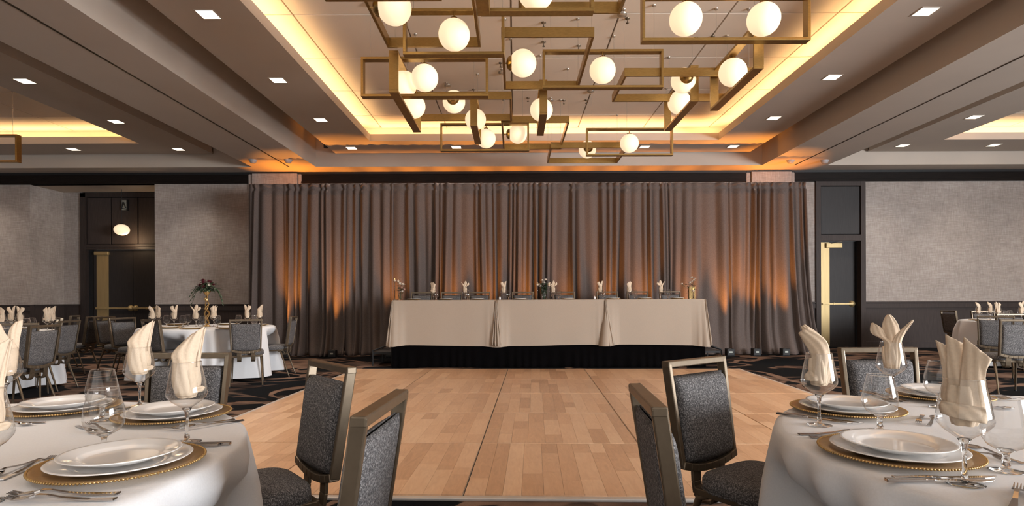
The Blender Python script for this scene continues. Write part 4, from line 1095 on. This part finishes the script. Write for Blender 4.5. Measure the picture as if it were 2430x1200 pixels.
for i, px in enumerate([1001, 1072, 1138, 1240, 1338, 1440, 1512, 1589]):
    chair(XY(px, 11.0), 11.0, 270, 'dark chair behind the head table, %s from its left end' % ORD[i], 'chairs behind the head table', 0.386)
YW = 10.30
naps = ['fan', 'tulip', 'two_lobe', 'tulip', 'two_lobe', 'fan', 'tulip', 'two_lobe']
for i, px in enumerate([1028, 1104, 1195, 1313, 1424, 1493, 1568]):
    x = XY(px, YW); w_ = '%s from left on the head table' % ORD[i]
    inst('wine', make_wine_glass, (x, YW, ZT + .0015), 0, 'wine glass with napkin, ' + w_, 'wine glasses on the head table')
    napkin(naps[i], (x, YW, ZT + .0015), 0, 'cream napkin standing in wine glass, ' + w_, 'napkins on the head table', 1.0, i % 2 == 1)
for i, px in enumerate([1035, 1110, 1207, 1326, 1431, 1506, 1585]):
    x = XY(px, YW - 0.18); inst('goblet', make_goblet, (x, YW - 0.18, ZT + .0015), 0, 'empty water goblet, %s from left on the head table' % ORD[i], 'goblets on the head table')
for i, px in enumerate([982, 1058, 1133, 1234, 1347, 1455, 1530, 1607]):
    x = XY(px, 10.22); w_ = '%s from left on the head table' % ORD[i]
    inst('charger', make_charger, (x, 10.22, ZT + .0015), 0, 'charger plate, ' + w_, 'charger plates on the head table', (.72, .72, .9))
    inst('dinner', None, (x, 10.22, ZT + .0062), 0, 'white dinner plate, ' + w_, 'plates on the head table', (.78, .78, 1))

# ---------------------------------------------------------------- flowers
def blossom(parent, c, r, mat, seed=0):
    rnd = random.Random(seed); mb = MB()
    for ring, (k, rad, h, tilt) in enumerate(((5, .95, -.05, 0.9), (5, .70, .2, 0.55), (4, .40, .4, 0.25))):
        for i in range(k):
            a = 2 * PI * i / k + ring * 0.6 + rnd.uniform(-.15, .15)
            def fn(u, v):
                s = 2 * u - 1; w_ = math.sin(PI * min(.96, .18 + .8 * v)) * 0.62 * rad
                d_ = v * rad; x = d_ * math.sin(tilt + .5 * v); z = h + d_ * math.cos(tilt + .5 * v) + .12 * s * s
                y = s * w_
                return (c[0] + r * (x * math.cos(a) - y * math.sin(a)), c[1] + r * (x * math.sin(a) + y * math.cos(a)), c[2] + r * (z - .3))
            mb.grid(fn, 3, 3)
    mb.sphere((c[0], c[1], c[2] + .12 * r), .32 * r, 8, 6)
    return mb.build('blossom', mat, parent)
def leaf(mb, p, d, L, Wd, droop=0.3):
    d = Vector(d).normalized(); s = d.cross(Vector((0, 0, 1))).normalized() if abs(d.z) < .95 else Vector((1, 0, 0))
    p = Vector(p); vs = []
    prof = [(0, .05), (.25, .8), (.5, 1), (.75, .7), (1, .04)]
    for f, w_ in prof:
        c = p + d * (L * f) - Vector((0, 0, droop * L * f * f))
        vs += [c - s * (Wd * w_ / 2) + Vector((0, 0, .12 * Wd * w_)), c, c + s * (Wd * w_ / 2) + Vector((0, 0, .12 * Wd * w_))]
    fs = []
    for i in range(4): fs += [(3 * i, 3 * i + 1, 3 * i + 4, 3 * i + 3), (3 * i + 1, 3 * i + 2, 3 * i + 5, 3 * i + 4)]
    mb.add(vs, fs, True)

# ================================================================ far left round tables
TC2 = (-4.54, 8.75)
round_table(TC2, 0.9, 'white cloth of far left table with tall gold vase', seed=5, n=34, fold=0.055, drop=0.70, lab_t='round banquet table hidden under far left cloth')
round_table((-7.0, 7.5), 0.9, 'white cloth of table at the left edge, mostly behind chairs', seed=12, n=34, fold=0.055, lab_t='round banquet table hidden under the left edge cloth')
round_table((8.5, 9.8), 0.9, 'white cloth of far right table beside the wainscot', seed=15, n=34, fold=0.055, lab_t='round banquet table hidden under far right cloth')
def tz_glass(px, py_top, Y, style, label, grp, mir=False, gob=False):
    x = XY(px, Y)
    if gob: inst('goblet', make_goblet, (x, Y, TZ), 0, label, grp); return
    inst('wine', make_wine_glass, (x, Y, TZ), 0, 'wine glass with napkin, ' + label, grp)
    napkin(style, (x, Y, TZ), 0.1, 'cream napkin standing in wine glass, ' + label, 'napkins on the far tables', 1.0, mir)
G2 = 'wine glasses on far left table'
for i, (px, Y, stl, mr) in enumerate([(349, 8.55, 'lean_left', 0), (375, 8.9, 'fan', 0), (413, 8.5, 'two_lobe', 0), (465, 8.45, 'tulip', 1), (507, 8.7, 'fan', 1), (587, 8.75, 'two_lobe', 1), (616, 8.9, 'lean_right', 0)]):
    tz_glass(px + (12 if i == 0 else 0), 0, Y, stl, '%s from left on vase table' % ORD[i], G2, mr)
for i, (px, Y) in enumerate([(395, 8.8), (434, 8.6), (446, 8.95), (482, 8.3), (516, 8.5), (566, 8.75), (603, 8.55)]):
    tz_glass(px, 0, Y, None, 'water goblet, %s from left on far left vase table' % ORD[i], 'goblets on far left table', gob=True)
for i, (px, Y) in enumerate([(402, 8.30), (455, 8.02), (540, 8.05), (592, 8.42), (538, 9.3), (612, 9.0), (420, 9.25), (375, 8.62)]):
    x = XY(px, Y)
    inst('charger', None, (x, Y, TZ), 0, 'gold charger, %s of those circling the tall gold vase' % ORD[i], 'chargers on far left table', (.85, .85, 1))
    inst('dinner', None, (x, Y, TZ + .0052), 0, 'white plate, %s of those circling the tall gold vase' % ORD[i], 'plates on far left table', (.85, .85, 1))
# gold vase and flowers
vx, vy = XY(491, 8.72), 8.72
v = thing('gold_vase', 'tall slender gold vase with twisted beaded stem on far left table', 'vase', (vx, vy, TZ))
MB().lathe([(0, 0), (0.055, 0), (0.05, .012), (0.02, .03), (.012, .05), (0, .05)], 24).build('base', 'gold', v)
for s_ in range(2):
    MB().tube([(.022 * math.cos(s_ * PI + t * .5) * (1 + .5 * math.sin(t * .26)), .022 * math.sin(s_ * PI + t * .5), .04 + t * .0215) for t in range(20)], .0085, 8).build('twisted_rod', 'gold', v)
mb = MB()
for t in range(30): mb.sphere((.026 * math.cos(t * .62), .026 * math.sin(t * .62), .045 + t * .0138), .010, 8, 6)
mb.build('beading', 'gold', v)
MB().lathe([(.012, .45), (.02, .46), (.045, .50), (.06, .53), (.057, .53), (.04, .503), (0, .47)], 24).build('cup', 'gold', v)
fl = thing('flower_arrangement', 'burgundy roses with one white bloom and dark trailing leaves atop gold vase', 'flowers', (vx, vy, TZ + .52))
rnd = random.Random(2); mb = MB()
for i in range(210):
    a = rnd.uniform(0, 6.28); e = rnd.uniform(-.1, 1.3); r = rnd.uniform(.02, .13)
    d_ = (math.cos(a) * math.cos(e), math.sin(a) * math.cos(e), math.sin(e) * .7 + .15)
    leaf(mb, (d_[0] * r * 1.2, d_[1] * r * .8, d_[2] * r * .8 + .02), d_, rnd.uniform(.05, .10), rnd.uniform(.018, .035), rnd.uniform(.2, 1.0))
mb.build('foliage', 'green', fl)
mb = MB()
for sgn in (-1, 1):
    for k in range(3):
        pts = [(sgn * (.08 + .035 * t), .02 * k - .03, .05 + .02 * math.sin(t * .9) - .012 * t * t * (.5 + .3 * k)) for t in range(5)]
        mb.tube(pts, .003, 5)
        for p in pts[1:]: leaf(mb, p, (sgn * .7, .3, -.4), .05, .018, .4); leaf(mb, p, (sgn * .5, -.4, -.5), .05, .018, .4)
mb.build('trailing_leaves', 'green', fl)
for i, (x, y, z, r_) in enumerate([(-.02, -.06, .13, .05), (-.07, -.05, .09, .045), (.04, -.03, .15, .04), (-.05, -.01, .16, .05), (.0, -.1, .07, .045), (.11, -.02, .10, .035), (-.11, 0, .10, .035), (.03, .05, .14, .045), (.06, .07, .1, .04)]):
    blossom(fl, (x, y, z), r_, 'burgundy', i)
blossom(fl, (.075, -.09, .085), .036, 'white_petal', 33).name = 'white_blossom'
x = XY(477, 8.9)
h = thing('table_card_holder', 'clear upright table card frame behind the gold vase', 'card holder', (x, 8.9, TZ))
MB().box((-.045, -.02, 0), (.045, .02, .006)).build('base', 'glass_solid', h)
MB().box((-.045, -.003, .006), (.045, .003, .27)).build('panel', 'glass', h)
mb = MB()
for a, b in (((-.047, -.004, .005), (-.043, .004, .27)), ((.043, -.004, .005), (.047, .004, .27)), ((-.047, -.004, .268), (.047, .004, .273))): mb.box(a, b)
mb.build('edge', 'steel', h)

GC2 = 'chairs around the far left vase table'
chair(XY(583, 7.75), 7.75, 112, 'chair at vase table with its blue-grey rear panel to us', GC2)
chair(XY(697, 8.95), 8.95, 188, 'chair at vase table seen side-on beside the glowing drape', GC2)
chair(XY(357, 7.75), 7.75, 62, 'dark chair at vase table, left of the tall front napkins', GC2)
chair(XY(289, 8.75), 8.75, -22, 'chair left of the vase table, facing right with dark front cushion', GC2)
chair(XY(247, 9.25), 9.25, -8, 'slim side-on chair before the left double door, facing right', 'loose chairs by left door')
chair(XY(224, 9.3), 9.3, 187, 'slim side-on chair before the brass door plate, facing left', 'loose chairs by left door')
chair(XY(178, 10.0), 10.0, 200, 'dark chair near left recess wainscot, frame seen front-on', 'loose chairs by left door')
GC3 = 'chairs around the left edge table'
chair(XY(142, 8.75), 8.75, 225, 'chair at left edge table with top rail over the side-on chair', GC3)
chair(XY(166, 7.6), 7.6, 186, 'turned chair at left edge table, narrow with handle slot showing', GC3)
chair(XY(107, 6.2), 6.2, 179, 'chair at left edge table with big blue-grey rear panel', GC3)
chair(XY(40, 6.7), 6.7, 120, 'chair at left edge table, dark rail behind the front napkins', GC3)
chair(XY(12, 9.05), 9.05, 265, 'chair on the far side of left edge table', GC3)
for i, (px, Y, stl, mr) in enumerate([(4, 7.6, 'fan', 0), (26, 8.0, 'two_lobe', 0), (48, 7.7, 'two_lobe', 1), (112, 7.62, 'fan', 1), (123, 7.75, 'lean_right', 0)]):
    tz_glass(px, 0, Y, stl, '%s from left on the left edge table' % ORD[i], 'wine glasses on left edge table', mr)
for i, (px, Y) in enumerate([(63, 7.5), (76, 7.8), (20, 7.3)]):
    tz_glass(px, 0, Y, None, 'water goblet, %s on the left edge table' % ORD[i], 'goblets on left edge table', gob=True)
for i, (px, Y) in enumerate([(95, 7.3), (40, 7.2), (70, 8.2), (10, 8.0)]):
    x = XY(px, Y)
    inst('charger', None, (x, Y, TZ), 0, 'gold charger, %s on the left edge table' % ORD[i], 'chargers on left edge table', (.85, .85, 1))
    inst('dinner', None, (x, Y, TZ + .0052), 0, 'white plate, %s on the left edge table' % ORD[i], 'plates on left edge table', (.85, .85, 1))
# far right
GC4 = 'chairs around the far right table'
chair(XY(2250, 11.3), 11.3, 0, 'dark side-on chair alone before the right wainscot', GC4)
chair(XY(2331, 11.0), 11.0, 262, 'chair on the wall side of far right table, pale frame', GC4)
chair(XY(2362, 8.0), 8.0, 52, 'chair at far right table, narrow tall rear view', GC4)
chair(XY(2421, 6.75), 6.75, 75, 'chair at right edge with broad blue-grey rear panel', GC4)
chair(XY(2398, 9.0), 9.0, 80, 'chair at far right table seen behind the nearer two', GC4)
for i, (px, Y, stl, mr) in enumerate([(2322, 9.7, 'lean_left', 0), (2350, 10.0, 'lean_left', 0), (2368, 9.5, 'fan', 0), (2424, 9.6, 'two_lobe', 0)]):
    tz_glass(px, 0, Y, stl, '%s from left on far right table' % ORD[i], 'wine glasses on far right table', mr)
for i, (px, Y) in enumerate([(2380, 9.8), (2388, 9.45), (2396, 9.9)]):
    tz_glass(px, 0, Y, None, 'water goblet, %s on far right table' % ORD[i], 'goblets on far right table', gob=True)
for i, (px, Y) in enumerate([(2325, 9.9), (2342, 9.35), (2405, 9.2), (2400, 10.4)]):
    x = XY(px, Y)
    inst('charger', None, (x, Y, TZ), 0, 'gold charger, %s on far right table' % ORD[i], 'chargers on far right table', (.85, .85, 1))
    inst('dinner', None, (x, Y, TZ + .0052), 0, 'white plate, %s on far right table' % ORD[i], 'plates on far right table', (.85, .85, 1))
cx_ = XY(2429, 9.5)
c_ = thing('votive_candle', 'small red glass votive at the right edge table', 'candle', (cx_, 9.35, TZ))
M['redglass'] = simple('red_glass', (0.25, 0.02, 0.02), 0.15)
MB().lathe([(0, 0), (.025, 0), (.03, .06), (.027, .06), (.023, .004), (0, .004)], 20).build('cup', 'redglass', c_)
MB().lathe([(0, .03), (.005, .04), (0, .055)], 8).build('flame', 'candle', c_)

# ---------------------------------------------------------------- head table decor
def vase_group(px, kind, words):
    Yv = 10.15; x = XY(px, Yv); zb = ZT + .0015
    if kind == 'end_left':
        v = thing('glass_cylinder_vase', 'clear cylinder vase of white and blush flowers, left end of head table', 'vase', (x, Yv, zb))
        MB().lathe([(0, .004), (.04, .004), (.042, .16)], 24).build('glass_wall', 'glass', v)
        f = thing('white_flower_bunch', 'white and blush flower bunch in left end vase of head table', 'flowers', (x, Yv, zb + .01))
        mb = MB(); rnd = random.Random(px)
        for i in range(10): mb.tube([(rnd.uniform(-.015, .015), rnd.uniform(-.015, .015), 0), (rnd.uniform(-.05, .05), rnd.uniform(-.03, .03), rnd.uniform(.15, .24))], .003, 5)
        for i in range(40):
            a = rnd.uniform(0, 6.28); leaf(mb, (rnd.uniform(-.04, .04), rnd.uniform(-.04, .04), rnd.uniform(.1, .24)), (math.cos(a), math.sin(a), .5), .06, .03, .5)
        mb.build('stems_and_leaves', 'green', f)
        for i, (dx, dz, r_, mt) in enumerate([(.0, .27, .05, 'white_petal'), (.05, .26, .045, 'white_petal'), (.03, .20, .04, 'pink_petal'), (.075, .17, .04, 'pink_petal'), (.0, .14, .035, 'pink_petal'), (.04, .14, .04, 'white_petal')]): blossom(f, (dx, -.03, dz), r_, mt, i)
    if kind == 'centre':
        v = thing('glass_bowl_vase', 'round clear vase of greenery and white lilies, head table centre', 'vase', (x, Yv, zb))
        MB().lathe([(0, .004), (.035, .004), (.05, .03), (.052, .06), (.04, .12), (.045, .15)], 24).build('glass_wall', 'glass', v)
        f = thing('lily_bunch', 'green stems with white lilies in the head table centre vase', 'flowers', (x, Yv, zb + .01))
        mb = MB(); rnd = random.Random(px)
        for i in range(16): mb.tube([(rnd.uniform(-.02, .02), rnd.uniform(-.02, .02), 0), (rnd.uniform(-.07, .07), rnd.uniform(-.04, .04), rnd.uniform(.2, .30))], .003, 5)
        for i in range(110):
            a = rnd.uniform(0, 6.28); leaf(mb, (rnd.uniform(-.05, .05), rnd.uniform(-.04, .04), rnd.uniform(.06, .26)), (math.cos(a), math.sin(a), .8), .07, .028, .4)
        mb.build('stems_and_leaves', 'green', f)
        for i, (dx, dz) in enumerate([(-.03, .32), (.03, .33), (-.09, .25), (.08, .26), (.0, .28), (-.06, .22)]): blossom(f, (dx, -.02, dz), .04, 'white_petal', i)
    if kind == 'end_right':
        v = thing('gold_lantern_vase', 'gold slatted vase with white blooms, right end of head table', 'vase', (x, Yv, zb))
        for i in range(7): MB().box((-.045 + i * .015 - .003, -.045, 0), (-.045 + i * .015 + .003, .045, .21)).build('slat', 'gold', v)
        MB().box((-.05, -.05, 0), (.05, .05, .008)).build('base', 'gold', v)
        f = thing('orchid_spray', 'white orchid spray leaning from right end vase of head table', 'flowers', (x, Yv, zb + .01))
        mb = MB(); rnd = random.Random(px)
        for dx, dz in ((-.17, .24), (.0, .34), (.03, .30), (-.04, .2)): mb.tube([(0, 0, .01), (dx * .4, -.01, dz * .7), (dx, -.02, dz)], .003, 5)
        for i in range(50):
            a = rnd.uniform(0, 6.28); leaf(mb, (rnd.uniform(-.07, .05), rnd.uniform(-.05, .05), rnd.uniform(.08, .26)), (math.cos(a), math.sin(a), .4), .06, .025, .5)
        mb.build('stems_and_leaves', 'green', f)
        for i, (dx, dz, r_) in enumerate([(-.17, .25, .035), (.0, .36, .04), (.03, .31, .04), (-.03, .27, .04), (.05, .34, .03), (.0, .29, .03)]): blossom(f, (dx, -.02, dz), r_, 'white_petal', i)
vase_group(950, 'end_left', ''); vase_group(1291, 'centre', ''); vase_group(1641, 'end_right', '')
def candle_stick(px, Y, hgt, label):
    x = XY(px, Y); zb = ZT + .0015
    t = thing('candle_holder', label, 'candle holder', (x, Y, zb), 0, 'tall glass candle holders on the head table')
    MB().lathe([(0, 0), (.035, 0), (.035, .004), (.006, .012), (.005, hgt - .07), (.012, hgt - .06), (0, hgt - .06)], 20).build('stem', 'glass_solid', t)
    MB().lathe([(.012, hgt - .06), (.026, hgt - .05), (.028, hgt)], 20).build('cup', 'glass', t)
    MB().lathe([(0, hgt - .052), (.02, hgt - .05), (.02, hgt - .022), (0, hgt - .02)], 16).build('candle', 'cream', t)
    MB().lathe([(0, hgt - .02), (.005, hgt - .012), (0, hgt + .004)], 8).build('flame', 'candle', t)
for px, Y, hg, lb in [(937, 10.0, .37, 'tall thin candle holder left of left end flowers on head table'), (945, 10.25, .36, 'tall candle holder behind left end flowers on head table'),
                      (1275, 10.0, .29, 'candle holder just left of the centre lilies'), (1303, 10.02, .28, 'candle holder just right of the centre lilies'),
                      (1309, 10.3, .26, 'candle holder behind napkin right of the centre lilies'), (1645, 9.95, .18, 'candle holder before the right end gold vase')]:
    candle_stick(px, Y, hg, lb)
for px, lb in ((1411, 'small white salt pot beside fifth napkin glass'), (1186, 'small white pepper pot beside third napkin glass')):
    t = thing('salt_shaker', lb + ' on head table', 'shaker', (XY(px, 10.0), 10.0, ZT + .0015))
    MB().lathe([(0, 0), (.016, 0), (.018, .03), (.013, .045), (0, .045)], 16).build('body', 'china', t)
    MB().lathe([(.013, .045), (.014, .055), (.008, .062), (0, .063)], 16).build('cap', 'steel', t)

# corner pleats where the head table cloths meet and at both ends
def corner_fold(x, w0, w1, lean, n, cloth):
    hem = ZT - 0.758
    def fn(u, v):
        s_ = u - 0.5; ww = 0.012 + (w1 - 0.012) * (1 - v)
        pl = abs(math.sin(PI * n * u)) * (0.012 + 0.045 * (1 - v))
        return (x + lean * (1 - v) + s_ * ww, YT0 - 0.006 - 0.05 * (1 - v) * math.cos(PI * s_) - pl, hem + (ZT - 0.004 - hem) * v + 0.012 * math.sin(u * 9) * (1 - v))
    MB().grid(fn, n * 12, 10).build('corner_fold', 'cloth_ivory', cloth, solid=0.002)
hc = [c for c in bpy.data.objects if c.get('group') == 'ivory head table cloths']
hc.sort(key=lambda o: o.name)
corner_fold(tx[0], .05, .17, -.03, 3, hc[0]); corner_fold(tx[1], .03, .20, .01, 4, hc[1])
corner_fold(tx[2], .03, .22, .06, 3, hc[2]); corner_fold(tx[3], .03, .12, .05, 2, hc[2])

# seats tucked under a table push its cloth inwards
def sm(x, a, b): t = max(0.0, min(1.0, (x - a) / (b - a))); return t * t * (3 - 2 * t)
for cl in CLOTHS:
    cx, cy = cl.location.x, cl.location.y
    near = [q for q in CHAIRS if math.hypot(q[0] - cx, q[1] - cy) < 1.6]
    for v in cl.data.vertices:
        if v.co.z > 0.70: continue
        for (qx, qy, c, s_) in near:
            dx, dy = v.co.x + cx - qx, v.co.y + cy - qy
            ly = dx * c + dy * s_; lx = dx * s_ - dy * c
            if abs(lx) < 0.34 and -0.35 < ly < 0.262:
                k = (0.262 - ly) * sm(-abs(lx), -0.34, -0.215) * sm(-v.co.z, -0.70, -0.50)
                v.co.x += c * k; v.co.y += s_ * k
